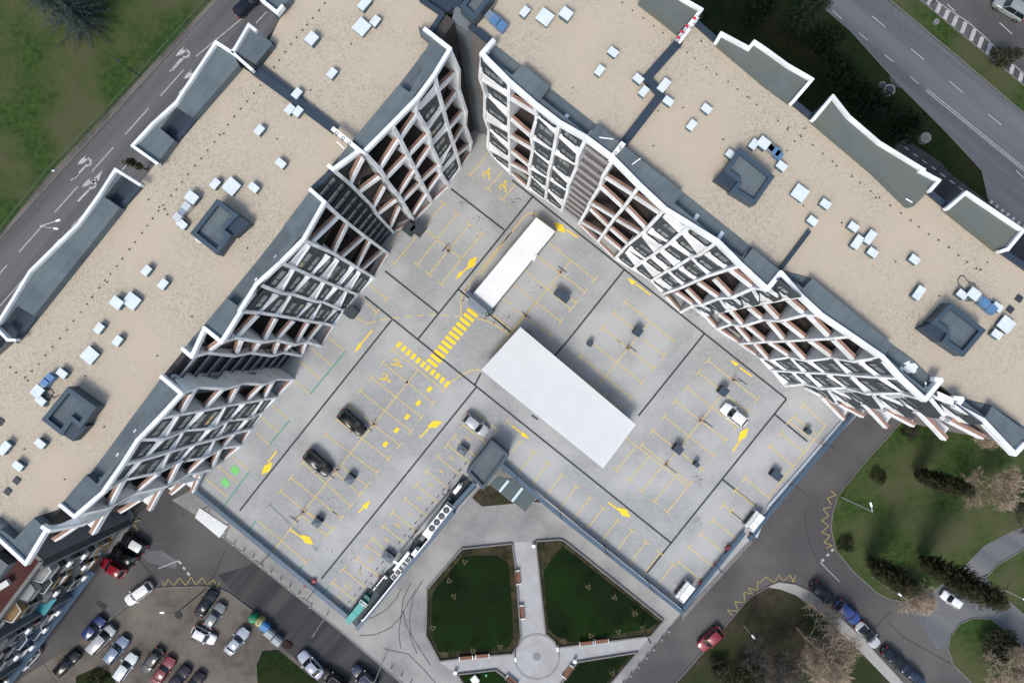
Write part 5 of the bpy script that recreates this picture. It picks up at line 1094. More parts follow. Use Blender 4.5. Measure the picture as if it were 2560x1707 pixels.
def make_car(typ,name):
    L,Wd,belt,H,hf,wb,rf,rr,rb=SPEC[typ]; parts=[]
    h=Wd/2; xs=[-L/2,-L/2+.06,-L/2+.22,-L/2+.55,rb,rr,-.4,rf,wb,wb+.5,L/2-.5,L/2-.22,L/2-.07,L/2]
    xs=sorted(set(round(x,3) for x in xs))
    def hw(x):
        e=L/2-abs(x); f=1.0
        if e<.7: f=1-.30*((.7-e)/.7)**2.3
        return h*f*(1-.02*abs(x)/L*2)
    def zt(x):
        if x>wb: return belt+(hf-belt)*(((x-wb)/(L/2-wb))**1.7)
        if x<rb: return belt-(.10 if typ!='sedan' else .04)*min(1,(rb-x)/.3)- (.12 if x<-L/2+.1 else 0)
        return belt
    vs=[];fs=[];n=0
    for x in xs:
        w=hw(x); z=zt(x); e=min(1,(L/2-abs(x))/.2); zb=.22+.16*(1-e)
        sec=[(-w*.90,zb),(-w,.42),(-w*1.0,.62),(-w*.985,z-.16),(-w*.92,z-.045),(-w*.72,z-.0),(-w*.3,z+.028),(w*.3,z+.028),(w*.72,z),(w*.92,z-.045),(w*.985,z-.16),(w,.62),(w,.42),(w*.90,zb)]
        n=len(sec); vs+=[(x,a,b) for a,b in sec]
    for i in range(len(xs)-1):
        for j in range(n): fs.append((i*n+j,i*n+(j+1)%n,(i+1)*n+(j+1)%n,(i+1)*n+j))
    fs.append(tuple(range(n))); fs.append(tuple(range((len(xs)-1)*n+n-1,(len(xs)-1)*n-1,-1)))
    b=MB().add(vs,fs); parts.append(('body',b,'P',True,None))
    # glasshouse
    def house(x0b,x1b,x0t,x1t,wb_,wt,zb,zt_,bow=.10):
        v=[];N=5
        for (xa,xc,w,z) in ((x0b,x1b,wb_,zb),(x0t,x1t,wt,zt_)):
            ring=[]
            for k in range(N): 
                y=-w+2*w*k/(N-1); ring.append((xc+bow*(1-(y/w)**2)-.02,y,z))
            for k in range(N):
                y=w-2*w*k/(N-1); ring.append((xa-bow*(1-(y/w)**2)+.02,y,z))
            v+=ring
        R_=2*N; f=[(i,(i+1)%R_,(i+1)%R_+R_,i+R_) for i in range(R_)]+[tuple(range(R_,2*R_))]
        return MB().add(v,f)
    g=house(rb,wb,rr-.02,rf+.02,h*.90,h*.70,belt-.03,H-.05); parts.append(('windows',g,'G',False,None))
    r=house(rr-.05,rf+.03,rr+.10,rf-.10,h*.735,h*.62,H-.06,H+.015,.07)
    r2=MB(); r2.v=r.v; r2.f=r.f; parts.append(('roof',r2,'R',True,None))
    for s in (-1,1):
        xm=(rf+rr)/2
        for A_,B_,w_,u_ in (((wb-.02,s*h*.86,belt),(rf,s*h*.70,H-.04),.075,(0,0,1)),((rb+.02,s*h*.86,belt),(rr,s*h*.70,H-.04),.12,(0,0,1)),((xm,s*h*.905,belt),(xm,s*h*.72,H-.04),.08,(1,0,0))):
            p=MB(); p.bar(A_,B_,w_,.05,u_); parts.append(('pillar',p,'P',False,None))
        if typ in('wagon','suv'): p=MB(); p.bar((rr,s*h*.66,H+.03),(rf,s*h*.66,H+.03),.05,.05); parts.append(('roof_rail',p,'P',False,None))
    for s in (-1,1):
        m=MB(); m.box((wb-.28,s*(h+.10),belt-.02),.14,.24,.15); parts.append(('mirror',m,'P',False,None))
        for sx in (-1,1):
            wx=L/2-.82 if sx>0 else -L/2+.78
            w=MB(); w.tube((wx,s*(h-.21),.32),(wx,s*(h-.005),.32),.32,n=20); parts.append(('wheel',w,'T',False,('rim',(wx,s*(h-.005)),s)))
        m=MB(); y0=s*h*.66; m.hexa([(L/2-.34,y0-s*.12,hf-.12),(L/2-.12,y0-s*.18,hf-.16),(L/2-.22,y0+s*.14,hf-.16),(L/2-.48,y0+s*.17,hf-.12),(L/2-.34,y0-s*.12,hf+.005),(L/2-.12,y0-s*.18,hf-.05),(L/2-.22,y0+s*.14,hf-.05),(L/2-.48,y0+s*.17,hf+.035)]); parts.append(('headlight',m,'L',False,None))
        m=MB(); m.box((-L/2+.10,s*h*.74,belt-.30),.14,.26,.20); parts.append(('tail_light',m,'K',False,None))
    m=MB(); m.box((L/2-.05,0,.42),.10,h*1.1,.16); parts.append(('grille',m,'B',False,None))
    m=MB(); m.box((-L/2+.02,0,.5),.08,.5,.12); parts.append(('number_plate',m,'L',False,None))
    m=MB(); m.line((wb+.06,-h*.5),(wb+.06,h*.5),.05,belt+.035); m.bar((wb+.05,-.5,belt+.05),(wb-.3,-.1,belt+.30),.03,.02); m.bar((wb+.05,.15,belt+.05),(wb-.3,.5,belt+.30),.03,.02); parts.append(('wiper',m,'B',False,None))
    out=[]
    for nm,mb,mk,sm,ex in parts:
        me=mb.mesh(nm); me.materials.append(None)
        if sm:
            for q_ in me.polygons: q_.use_smooth=True
        rme=None
        if ex:
            rb_=MB(); (wx,wy),s=ex[1],ex[2]; rb_.tube((wx,wy-.01*s,.32),(wx,wy+.012*s,.32),.19,n=14); rme=rb_.mesh('rim'); rme.materials.append(RIM)
        out.append((nm,me,mk,sm,rme))
    return out
CARS={}
def car(c,front,typ,col,label,roof=None,z=.07,name='parked_car',scale=1.0,cat='car',group=None,colname='x'):
    if typ not in CARS: CARS[typ]=make_car(typ,typ)
    a=wp(c,z); b=wp(front,z); ang=math.atan2(b.y-a.y,b.x-a.x)
    root=empty(name,a,ang,label,cat,group); root.scale=(scale,)*3
    P=paint(colname,col); R_=P if roof is None else paint(colname+'_roof',roof,.12)
    MM={'P':P,'R':R_,'G':CG,'T':TYRE,'L':LAMPM,'K':TAIL,'B':PLAST}
    for nm,me,mk,sm,rme in CARS[typ]:
        o=bpy.data.objects.new(nm,me); COL.objects.link(o); o.parent=root
        o.material_slots[0].link='OBJECT'; o.material_slots[0].material=MM[mk]
        if rme: r_=bpy.data.objects.new('rim',rme); COL.objects.link(r_); r_.parent=o
    return root
g1='cars parked on the deck'; g2='cars parked in the dirt lot'; g3='cars parked along the road'
def cz(r,x,y,fx,fy,*a,**k): return car(q(r,x,y),q(r,fx,fy),*a,**k)
zd=DK+.01
BLK=(.008,.010,.012); SIL=(.42,.45,.47); WHT=(.70,.72,.73)
cz('M',893,735,985,815,'suv',BLK,'black off-road car in the upper of two occupied bays left of the centre line',z=zd,group=g1,colname='black',scale=1.0)
cz('M',583,1105,675,1185,'suv',(.010,.012,.014),'black car in the bay below and left of the first black car on the deck',z=zd,group=g1,colname='black2')
cz('M',2018,757,2100,820,'hatch',(.50,.54,.57),'silver white hatchback parked near the stair house with nose towards the deck edge',z=zd,group=g1,colname='silverwhite')
cz('O',2026,670,1940,600,'hatch',(.72,.75,.76),'white hatchback parked alone on the right side of the deck',z=zd,group=g1,colname='white',scale=1.03)
cz('W',1258,272,1180,225,'hatch',(.012,.013,.015),'black small car with white roof beside the old building',roof=(.62,.64,.64),group=g2,colname='blackw')
cz('W',1165,385,1090,345,'hatch',(.006,.007,.008),'black car with glossy roof between the white roofed car and the red car',group=g2,colname='black3')
cz('W',1062,495,985,450,'hatch',(.30,.015,.025),'red small car beside the old building corner',group=g2,colname='red')
cz('W',1297,730,1200,800,'wagon',(.68,.70,.71),'white estate car parked alone on the asphalt by the lot entrance',group=g2,colname='white2')
cz('W',1908,822,1965,740,'sedan',(.012,.017,.030),'dark navy car at the kerb corner of the dirt lot',group=g2,colname='navy')
cz('W',1988,932,2040,855,'hatch',(.20,.235,.24),'grey silver hatchback next to the dark navy car',group=g2,colname='greysil')
cz('W',1888,1112,1970,1155,'hatch',(.62,.64,.66),'white small hatchback pointing across the lot',group=g2,colname='white3',scale=.95)
cz('W',2190,1165,2255,1085,'sedan',(.45,.50,.58),'pale blue silver sedan near the recycling bins',group=g2,colname='palesil')
cz('W',882,1047,945,980,'hatch',(.03,.05,.18),'deep blue small car at the upper left of the row',group=g2,colname='blue')
cz('W',962,1143,1050,1050,'van',(.50,.53,.56),'long white silver van parked in the row next to the blue car',group=g2,colname='silver4',cat='van')
cz('W',1090,1245,1165,1150,'wagon',(.22,.29,.42),'light blue estate car in the row',group=g2,colname='ltblue')
cz('W',1175,1400,1245,1300,'wagon',(.55,.60,.62),'white estate car with roof hatch in the middle of the row',group=g2,colname='white5')
cz('W',1418,1342,1365,1410,'hatch',(.05,.055,.058),'dark grey hatchback facing the bottom of the picture',group=g2,colname='dkgrey')
cz('W',1520,1435,1580,1345,'sedan',(.26,.05,.06),'faded red sedan in the row',group=g2,colname='fadred')
cz('W',1655,1512,1720,1430,'sedan',(.035,.03,.05),'dark plum sedan at the bottom edge of the lot',group=g2,colname='plum')
cz('W',1790,1570,1840,1505,'sedan',(.02,.022,.028),'dark grey car cut by the bottom edge of the picture',group=g2,colname='dark6')
cz('W',290,1318,215,1400,'hatch',(.60,.62,.62),'white car with black roof beside the old facade',roof=(.01,.01,.012),group=g2,colname='whiteb',scale=1.05)
cz('W',640,1365,730,1275,'wagon',(.012,.016,.022),'black long car parked in the lower left of the lot',group=g2,colname='black4')
cz('U',517,1378,445,1300,'sedan',(.40,.45,.55),'silver blue sedan parked along the dark road near the grass corner',group=g3,colname='silblue',scale=1.03)
cz('U',722,1512,650,1460,'wagon',BLK,'black car behind the silver blue sedan at the road edge',group=g3,colname='black')
cz('U',1005,1498,930,1430,'wagon',(.012,.025,.07),'dark blue car driving on the dark road under the street lamp',group=g3,colname='dkblue',name='car')
cz('V',1808,1143,1745,1200,'hatch',(.30,.03,.05),'dark red hatchback at the kerb of the right road',group=g3,colname='dkred',scale=1.05)
cz('X',485,730,560,800,'suv',(.012,.017,.026),'dark navy car, first of the row along the lower right kerb',group=g3,colname='navy2',scale=.95)
cz('X',707,897,780,965,'hatch',(.03,.065,.26),'bright blue car in the row along the lower right kerb',group=g3,colname='brblue',scale=1.05)
cz('X',893,1107,960,1180,'sedan',(.50,.53,.56),'silver car with black roof along the lower right kerb',roof=(.01,.012,.014),group=g3,colname='silbl')
cz('X',1140,1330,1215,1395,'sedan',(.010,.014,.020),'black sedan in front of the last car of the lower right kerb row',group=g3,colname='black5')
cz('X',1310,1482,1375,1540,'sedan',(.015,.03,.06),'dark blue sedan, last of the row along the lower right kerb',group=g3,colname='dkblue2',scale=.95)
cz('X',1665,790,1600,745,'hatch',(.70,.72,.73),'white car half hidden under the conifer branches',group=g3,colname='white6',scale=.85)
cz('A',2285,65,2345,10,'wagon',(.015,.022,.035),'dark car on the street at the top left beside the building',group=g3,colname='dk7',name='car',z=.03)
cz('D',2190,95,2080,30,'suv',(.34,.38,.38),'silver off-road car driving on the far top right road',group=g3,colname='sil7',name='car',z=.03,scale=1.15)
# ---------------------------------------------------------------- trees
def leafcrown(mb,c,rx,rz,n,size,seed,shell=.55,lum=None):
    rnd=random.Random(seed)
    for i in range(n):
        while True:
            v=Vector((rnd.uniform(-1,1),rnd.uniform(-1,1),rnd.uniform(-1,1)))
            if shell<v.length<1: break
        p=Vector(c)+Vector((v.x*rx,v.y*rx,v.z*rz))
        a=Vector((rnd.gauss(0,1),rnd.gauss(0,1),rnd.gauss(0,1))).normalized(); b=a.cross(Vector((rnd.gauss(0,1),rnd.gauss(0,1),rnd.gauss(0,1)))).normalized()
        s=size*rnd.uniform(.6,1.5); mb.add([p-a*s,p-b*s*.5,p+a*s,p+b*s*.5],[(0,1,2,3)])
def conifer(base,h,r,m1,label,seed,slim=False,n=120,droop=.35,name='conifer_tree',group='conifers around the building'):
    rnd=random.Random(seed); p=wp(base,0); root=empty(name,p,0,label,'tree',group)
    t=MB(); t.tube((0,0,0),(0,0,h*.95),.28 if not slim else .2,.04,n=8); t.build('trunk',BARK,root)
    c=MB()
    for i in range(n):
        f=(i/n)**.9; z=h*(.06+.93*f); 
        rr=(r*(1-f)**.85+.12) if not slim else r*(math.sin(math.pi*min(1,(.10+.9*f)))**.6+.06)
        a=i*2.399+rnd.uniform(-.3,.3); L=rr*rnd.uniform(.72,1.12)
        d=Vector((math.cos(a),math.sin(a),0)); s=Vector((-d.y,d.x,0))
        up_=(.9 if slim else -droop)*L
        segs=max(3,int(L/.22))
        tip=d*L+Vector((0,0,up_))
        for k in range(segs):
            u=(k+.5)/segs; q0=Vector((0,0,z))+tip*u+Vector((0,0,-.12*L*math.sin(u*3.1)))
            for sgn in (-1,1):
                for rep in range(2):
                    w=(.20+.36*(1-u))*(1.0 if not slim else 1.15)*rnd.uniform(.6,1.35); e=(d*.55+s*sgn*rnd.uniform(.4,1.1)+Vector((0,0,rnd.uniform(-.5,.35)))).normalized()*w*1.5
                    q1=q0+d*rnd.uniform(-.12,.12)+Vector((0,0,rnd.uniform(-.12,.12)))
                    c.add([q1,q1+e*.5+s*w*.16+d*w*.1,q1+e,q1+e*.5-s*w*.16-d*w*.1],[(0,1,2,3)])
    c.build('crown',m1,root); return root
BLUES=mat('spruce_needles',(.055,.085,.08),.8,(.018,.032,.026),1.6,detail=5,col3=(.085,.115,.11),scale3=2.2)
DARKN=mat('dark_needles',(.022,.034,.020),.85,(.008,.014,.008),1.2,detail=5,col3=(.035,.045,.025),scale3=.9)
CYPN=mat('cypress_needles',(.026,.034,.016),.85,(.008,.012,.006),1.3,detail=5,col3=(.07,.062,.03),scale3=1.1)
LFG=mat('dull_leaves',(.055,.072,.03),.85,(.018,.028,.012),1.1,detail=5,col3=(.09,.085,.045),scale3=.8)
LFB=mat('olive_leaves',(.085,.085,.05),.85,(.035,.038,.022),1.0,detail=5,col3=(.12,.115,.075),scale3=1)
conifer((215,55),19,5.6,BLUES,'large blue grey spruce leaning out of the top left corner',1,n=260)
conifer((1985,75),15,3.6,DARKN,'dark conifer at the top edge behind the right building',2,n=150)
conifer((1800,-40),13,3.2,DARKN,'dark conifer at the very top above the white street frame',12,n=130)
conifer((2288,1183),12.5,1.5,CYPN,'slim dark conifer on the lawn below the right building end',3,slim=True,n=230)
conifer((2172,1402),12,1.9,CYPN,'bushy dark conifer at the kerb side of the lawn, left of the taller one',4,slim=True,n=230)
conifer((2297,1396),18,2.2,CYPN,'tall dark conifer leaning over the white car',5,slim=True,n=300)
def deciduous(base,h,r,m,label,seed,n=2600,size=.22,name='leafy_tree',group='leafy trees and bushes',trunkh=None,rz=None,lobes=9):
    rnd=random.Random(seed); p=wp(base,0); root=empty(name,p,0,label,'tree' if h>3 else 'bush',group)
    rz=rz or h*.38; zc=h-rz; t=MB(); t.tube((0,0,0),(0,0,zc),.09+h*.014,.06+h*.006)
    L=[]
    for i in range(lobes):
        a=i*2.4; rr=r*rnd.uniform(.25,.68); c_=Vector((rr*math.cos(a),rr*math.sin(a),zc+rz*rnd.uniform(-.5,.5))); L.append(c_); t.tube((0,0,zc*.6),c_,.05+h*.005,.02,n=5)
    t.build('trunk',BARK,root); c=MB()
    for i,c_ in enumerate(L): leafcrown(c,c_,r*rnd.uniform(.30,.5),rz*rnd.uniform(.35,.6),n//lobes,size,seed*31+i,.2)
    c.build('crown',m,root); return root
def bare(base,h,r,m,label,seed,depth=5,name='bare_tree',group='leafless trees',spread=.55,lean=(0,0),twig=2.4):
    rnd=random.Random(seed); p=wp(base,0); root=empty(name,p,0,label,'tree',group); t=MB(); c=MB()
    def grow(a,d,L,rad,k):
        b=a+d*L; n_=5 if k>2 else 3; (t if k>=depth-1 else c).tube(a,b,rad,rad*.66,n=n_)
        if k==0: return
        m_=rnd.choice((3,4)) if k>1 else 5
        for i in range(m_):
            e=(d+Vector((rnd.gauss(0,1),rnd.gauss(0,1),rnd.gauss(0,.55)))*spread*(1 if k<depth else .9)); e.z+=.05; e.normalize()
            s=rnd.uniform(.35,1.0) if i else 1.0
            grow(a+d*L*s,e,L*rnd.uniform(.66,.92),max(.022,rad*.60),k-1)
    L0=h*.26
    grow(Vector((0,0,0)),Vector((lean[0],lean[1],1)).normalized(),L0,.055+h*.013,depth)
    t.build('trunk',m,root); c.build('crown',m,root); return root
TWIG=mat('pale_twigs',(.27,.22,.165),.9,(.17,.135,.10),.6); TWIGD=mat('dark_twigs',(.10,.09,.08),.9,(.06,.055,.05),.8)
bare((1992,1568),10.5,5,TWIG,'large pale leafless tree spreading over the soil by the kerb',11,depth=7,spread=.58,lean=(.06,-.12))
bare((1900,1630),9.5,4,TWIGD,'dark leafless tree at the bottom beside the large pale tree',13,depth=6,spread=.6)
bare((2440,1195),8.5,3,TWIG,'leafless tree on the lawn near the building end with lying pale branches',14,depth=6,spread=.6)
bare((2520,1270),7.5,3,TWIGD,'leafless grey tree at the right edge of the upper lawn',15,depth=6,spread=.6)
bare((2270,1480),6,2,TWIG,'small leafless pale tree at the kerb between the two conifers',16,depth=6,spread=.7)
bare((2490,1640),8,3,TWIG,'leafless tree in the lower right green island',17,depth=6,spread=.65)
bare((2560,1660),8,3,TWIGD,'leafless dark tree in the lower right corner of the picture',18,depth=6,spread=.65)
bare((2430,1060),5.5,3,TWIG,'leafless pale tree close under the end of the right building',19,depth=6,spread=.65)
deciduous((2480,1600),3.5,3.0,LFB,'wide olive bush in the lower right green island',21,n=2600,size=.16)
deciduous((1850,1690),4.0,3.2,LFG,'dense green bush at the bottom right of the red car',22,n=3000,size=.17)
deciduous((1790,1660),2.6,2.0,LFB,'low olive bush left of the dense green bush',28,n=1500,size=.15)
deciduous((2478,162),5.0,1.9,LFB,'small reddish green tree on the median in the top right',23,n=1700,size=.17)
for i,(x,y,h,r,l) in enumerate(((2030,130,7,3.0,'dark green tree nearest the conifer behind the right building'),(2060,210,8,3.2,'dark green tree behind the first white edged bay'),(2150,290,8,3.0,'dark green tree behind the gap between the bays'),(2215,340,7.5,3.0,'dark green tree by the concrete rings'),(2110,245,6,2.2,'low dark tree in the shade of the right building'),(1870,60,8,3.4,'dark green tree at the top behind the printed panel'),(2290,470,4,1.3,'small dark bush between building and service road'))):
    deciduous((x,y),h,r,mat('dark_green_leaves',(.020,.034,.016),.9,(.007,.013,.006),1.0,col3=(.03,.042,.024),scale3=.8),l,40+i,n=1900,size=.19)  # deep green leaf mix, darker than the other leaves
deciduous((368,425),6,.9,LFB,'brownish tree in the gap beside the left building bay',31,n=600,size=.15)
for i,(x,y,l) in enumerate(((2192,1190,'dark low shrub pile beside the lawn lamp'),(2110,1360,'dark ivy patch at the kerb of the lawn'),(250,1690,'low green shrub in the dirt lot at the bottom'),(2270,1078,'brown shrub below the building end'))):
    deciduous((x,y),1.2,1.5,LFB if i in(3,) else LFG,l,50+i,n=900,size=.12,name='shrub',lobes=7)
# young staked trees
k=0
for r,x,y,l in (('U',1925,425,'top left of the left bed'),('U',1780,595,'upper left edge of the left bed'),('U',1825,735,'inside the left bed below the corner'),('U',1635,1020,'left edge of the left bed'),('U',1750,1260,'lower left corner of the left bed'),('U',1995,1225,'bottom of the left bed'),('U',2245,1190,'lower right of the left bed'),
    ('V',690,650,'top of the triangular bed'),('V',928,745,'upper slope of the triangular bed'),('V',1110,890,'middle of the slope of the triangular bed'),('V',1185,1020,'right tip of the triangular bed'),('V',960,1055,'lower right of the triangular bed'),('V',712,1090,'bottom middle of the triangular bed'),('V',465,1140,'bottom left of the triangular bed'),('V',910,1430,'lower right garden bed')):
    p=wp(q(r,x,y),.2); root=empty('young_tree',p,random.uniform(0,3),'thin young tree with wooden stakes at the '+l,'young tree','staked young trees in the garden beds')
    s=MB()
    for j in range(3):
        a=j*2.094; c_=Vector((.42*math.cos(a),.42*math.sin(a),0)); s.bar(c_,c_+up*1.7,.06,.06); c2=Vector((.42*math.cos(a+2.094),.42*math.sin(a+2.094),0)); s.bar(c_+up*1.6,c2+up*1.6,.05,.05)
    s.build('stakes',mat('stake_wood',(.20,.17,.09),.8),root); t=MB(); t.tube((0,0,0),(.05,.03,2.6),.035,.012,n=5)
    for j in range(9): a=j*2.4; t.tube((.03,.02,1.3+j*.13),(.03+.35*math.cos(a),.02+.35*math.sin(a),1.6+j*.13),.012,.006,n=4)
    t.build('trunk',BARK,root)
# ---------------------------------------------------------------- street furniture
def bench(r,x,y,ang,l,L=1.9):
    p=wp(q(r,x,y),.09); root=empty('park_bench',p,ang,l,'bench','timber benches in the garden')
    s=MB()
    for j in range(4): s.box((0,-.20+j*.14,.42),L,.115,.05)
    s.build('seat',TIMB,root); b=MB()
    for j in range(2): b.box((0,.33+j*.03,.58+j*.17),L,.05,.13)
    b.build('backrest',TIMB,root)
    for sx in (-1,1):
        f=MB(); f.box((sx*(L/2+.04),.03,0),.07,.72,.46); f.box((sx*(L/2+.04),.36,.4),.07,.07,.5); f.box((sx*(L/2+.04),.0,.6),.09,.62,.05); f.build('leg',METL,root)
for a in (('V',55,587,math.radians(94),'timber bench on the left side of the central path, upper'),('V',92,905,math.radians(94),'timber bench on the left side of the central path, lower'),('V',680,1188,math.radians(6),'timber bench below the triangular bed, left one'),('V',820,1170,math.radians(6),'timber bench below the triangular bed, right one'),
    ('V',510,1447,math.radians(55-180),'timber bench lower right of the round plaza'),('V',0,1530,math.radians(-40+180),'timber bench lower left of the round plaza'),('U',1930,1322,math.radians(5),'timber bench below the left bed, left one'),('U',2080,1305,math.radians(5),'timber bench below the left bed, right one')): bench(*a)
for r,x,y,l in (('V',198,312,'white round litter bin at the top of the central path'),('V',577,1372,'white round litter bin right of the round plaza'),('U',1828,1475,'white round litter bin left of the lower garden path')):
    p=wp(q(r,x,y),.8); p.z=.08; root=empty('litter_bin',p,0,l,'litter bin','white litter bins'); b=MB(); b.tube((0,0,0),(0,0,.75),.24,.26,n=20); b.build('body',METL,root)
    b=MB(); b.tube((0,0,.75),(0,0,.80),.27,n=20); o=b.build('lid',METW,root); b=MB()
    for dx,dy in ((-.08,.08),(.08,.02),(0,-.10)): b.disc((dx,dy),.035,.805,8)
    b.build('hole',METD,o)
def slamp(r,bx,by,tx,ty,h,label,head='one',m=METL,hm=METW,arm=1.6):
    p=wp(q(r,bx,by),0); tp=wp(q(r,tx,ty),h); d=Vector((tp.x-p.x,tp.y-p.y,0)); L=min(max(d.length,.0),arm); 
    ang=math.atan2(d.y,d.x) if d.length>.05 else 0
    root=empty('street_lamp',p,ang,label,'street lamp','street lamps'); a=MB(); a.tube((0,0,0),(0,0,h*.97),.09,.06); a.tube((0,0,h*.97),(L,0,h),.045,.04); a.build('pole',m,root)
    b=MB(); b.box((L+.25,0,h-.03),.62,.26,.12); b.build('lamp_head',hm,root)
    if head=='two': 
        b=MB(); b.tube((0,0,h*.97),(L*.8,-.9,h),.04); b.build('arm',m,root); b=MB(); b.box((L*.8+.2,-1.0,h-.03),.62,.26,.12,-.4); b.build('lamp_head',hm,root)
slamp('A',1292,705,1150,610,8.5,'thin grey street lamp on the lawn beside the fence',m=METD,hm=METD)
slamp('E',820,620,540,455,11.0,'street lamp with two white heads over the road by the left building',head='two',arm=2.5)
slamp('W',1870,720,1490,920,8.5,'street lamp leaning over the dirt lot with pale head',m=METD)
slamp('U',655,935,540,1110,8.0,'street lamp at the pavement edge next to the bottom tip of the deck',arm=.2,hm=METD)
slamp('U',1172,1350,1080,1540,8.5,'street lamp at the pavement above the dark blue car',arm=.4,hm=METD)
slamp('V',1190,1020,1258,1168,7.0,'dark garden lamp at the right tip of the triangular bed',arm=.2,m=METD,hm=METD)
slamp('V',2125,1035,2082,975,5.0,'pale street lamp in the soil bed below the zigzag marking',arm=.3)
slamp('R',675,1425,950,1510,9.0,'street lamp with white head on the lawn at the zigzag marking',arm=1.2)
slamp('X',950,590,1160,718,9.0,'street lamp with white head at the kerb side of the bushy conifer',arm=.8)
slamp('X',2180,715,2120,660,4.5,'small pale lamp on the right lawn island',arm=.3)
slamp('D',1490,40,1400,118,7.0,'grey street lamp on the median beside the hatched marking',m=METD,hm=METD,arm=.5)
slamp('V',405,1180,395,1130,3.5,'short dark garden lamp at the right rim of the round plaza',m=METD,arm=.05)
slamp('U',2380,1270,2375,1220,3.5,'short dark garden lamp at the left rim of the round plaza',m=METD,arm=.05)
# concrete rings on the north-east lawn
for r,x,y,rad,h,l in (('D',1088,845,.85,.9,'open concrete well ring on the dark lawn'),('D',1045,785,.5,.3,'low concrete disc beside the open ring'),('D',1418,1280,.8,.9,'closed concrete well ring near the service road'),('D',1533,210,.45,.4,'small concrete ring on the median')):
    p=wp(q(r,x,y),0); b=MB(); n_=24
    b.tube(p,p+up*h,rad,rad,n=n_); o=tag(b.build('concrete_ring',mat('old_concrete',(.22,.22,.20),.9,(.15,.15,.14),3)),l,'concrete ring','concrete rings on the grass')
    b=MB(); b.disc(p,rad*.72 if 'open' in l else rad*.55,h+.012,20); b.build('opening' if 'open' in l else 'lid',METD if 'open' in l else KERB,o)
# stub inlet on the road
b=MB(); 
for k in range(2): p=wp(q('D',1145+k*20,775+k*18),.06); b.box(p,.55,.45,.05,.6)
tag(b.build('drain_grate',METD),'dark drain grates in the small kerb bay','drain grate')
# pedestrian fence along the street
fr=empty('street_fence',(0,0,0),0,'green mesh pedestrian fence between the lawn and the left road','fence')
A0=wp((545,-14),0); P=[wp(p,0) for p in pp('s 534 -8,A 1905 30,1130 890,480 1568,E -80 690')]
seg=[]
for a,b in zip(P,P[1:]):
    n_=max(1,int((b-a).length/2.5)); seg+=[a.lerp(b,i/n_) for i in range(n_)]
seg.append(P[-1]); FM=mat('fence_green',(.10,.16,.12),.6)
pst=MB(); pst.tube((0,0,0),(0,0,1.15),.04,n=6); pst.bar((0,0,.03),(.35,-.3,.03),.12,.06); pme=pst.mesh('post',FM)
for a,b in zip(seg,seg[1:]):
    o=bpy.data.objects.new('post',pme); COL.objects.link(o); o.location=a; o.parent=fr
    m_=MB()
    for z in (.12,1.1): m_.bar(a+up*z,b+up*z,.045,.045)
    for i in range(1,9): m_.bar(a.lerp(b,i/9)+up*.12,a.lerp(b,i/9)+up*1.1,.022,.022)
    m_.build('mesh_panel',FM,fr)
# recycling bins
def bin_(r,x,y,col,l,m=None,sx=1.35,sy=1.1,h=1.3,dome=False):
    p=wp(q(r,x,y),h); p.z=.02; root=empty('recycling_bin',p,math.radians(-38),l,'bin','bins at the lot edge'); M_=mat('bin_'+l.split()[0],col,.5,tuple(c*.8 for c in col),2)
    b=MB(); 
    if dome:
        for k,(z0,z1,r0,r1) in enumerate(((0,.9,.62,.68),(.9,1.2,.68,.55),(1.2,1.4,.55,.28))): b.tube((0,0,z0),(0,0,z1),r0,r1,n=18)
        b.build('body',M_,root,smooth=False); k_=MB(); k_.tube((0,0,1.4),(0,0,1.46),.16,n=12); k_.build('lid',METD,root)
    else:
        b.hexa([(-sx/2*.85,-sy/2*.8,.12),(sx/2*.85,-sy/2*.8,.12),(sx/2*.85,sy/2*.8,.12),(-sx/2*.85,sy/2*.8,.12),(-sx/2,-sy/2,h-.15),(sx/2,-sy/2,h-.15),(sx/2,sy/2,h-.15),(-sx/2,sy/2,h-.15)]); b.build('body',M_,root)
        k_=MB(); k_.hexa([(-sx/2-.03,-sy/2-.03,h-.15),(sx/2+.03,-sy/2-.03,h-.15),(sx/2+.03,sy/2+.03,h-.15),(-sx/2-.03,sy/2+.03,h-.15),(-sx/2+.05,-sy/4,h+.04),(sx/2-.05,-sy/4,h+.04),(sx/2-.05,sy/4,h+.04),(-sx/2+.05,sy/4,h+.04)]); k_.build('lid',M_,root)
        w=MB()
        for sx_ in (-1,1):
            for sy_ in (-1,1): w.tube((sx_*sx*.33,sy_*sy*.33-.04,.08),(sx_*sx*.33,sy_*sy*.33+.04,.08),.08,n=8)
        w.build('wheels',TYRE,root)
bin_('W',2312,985,(.02,.26,.11),'green dome shaped recycling bin',dome=True)
bin_('U',22,1018,(.42,.40,.16),'yellow dome shaped recycling bin',dome=True)
bin_('U',72,1062,(.04,.18,.42),'blue recycling bin next to the yellow one')
bin_('U',115,1125,(.26,.31,.33),'grey waste container between the blue bin and the other grey one')
bin_('U',185,1190,(.28,.33,.36),'silver waste container at the end of the row')
b=MB(); p=wp(q('U',290,1215),0)
for k in range(5): b.bar(p+Vector((-.7+k*.3,.4,.3)),p+Vector((-.5+k*.3,-.5,.3)),.08,.1)
b.box(p+up*.02,1.3,.9,.2,-.6); tag(b.build('pallet',mat('dark_timber',(.05,.03,.028),.8)),'dark wooden pallet lying beside the waste containers','pallet')
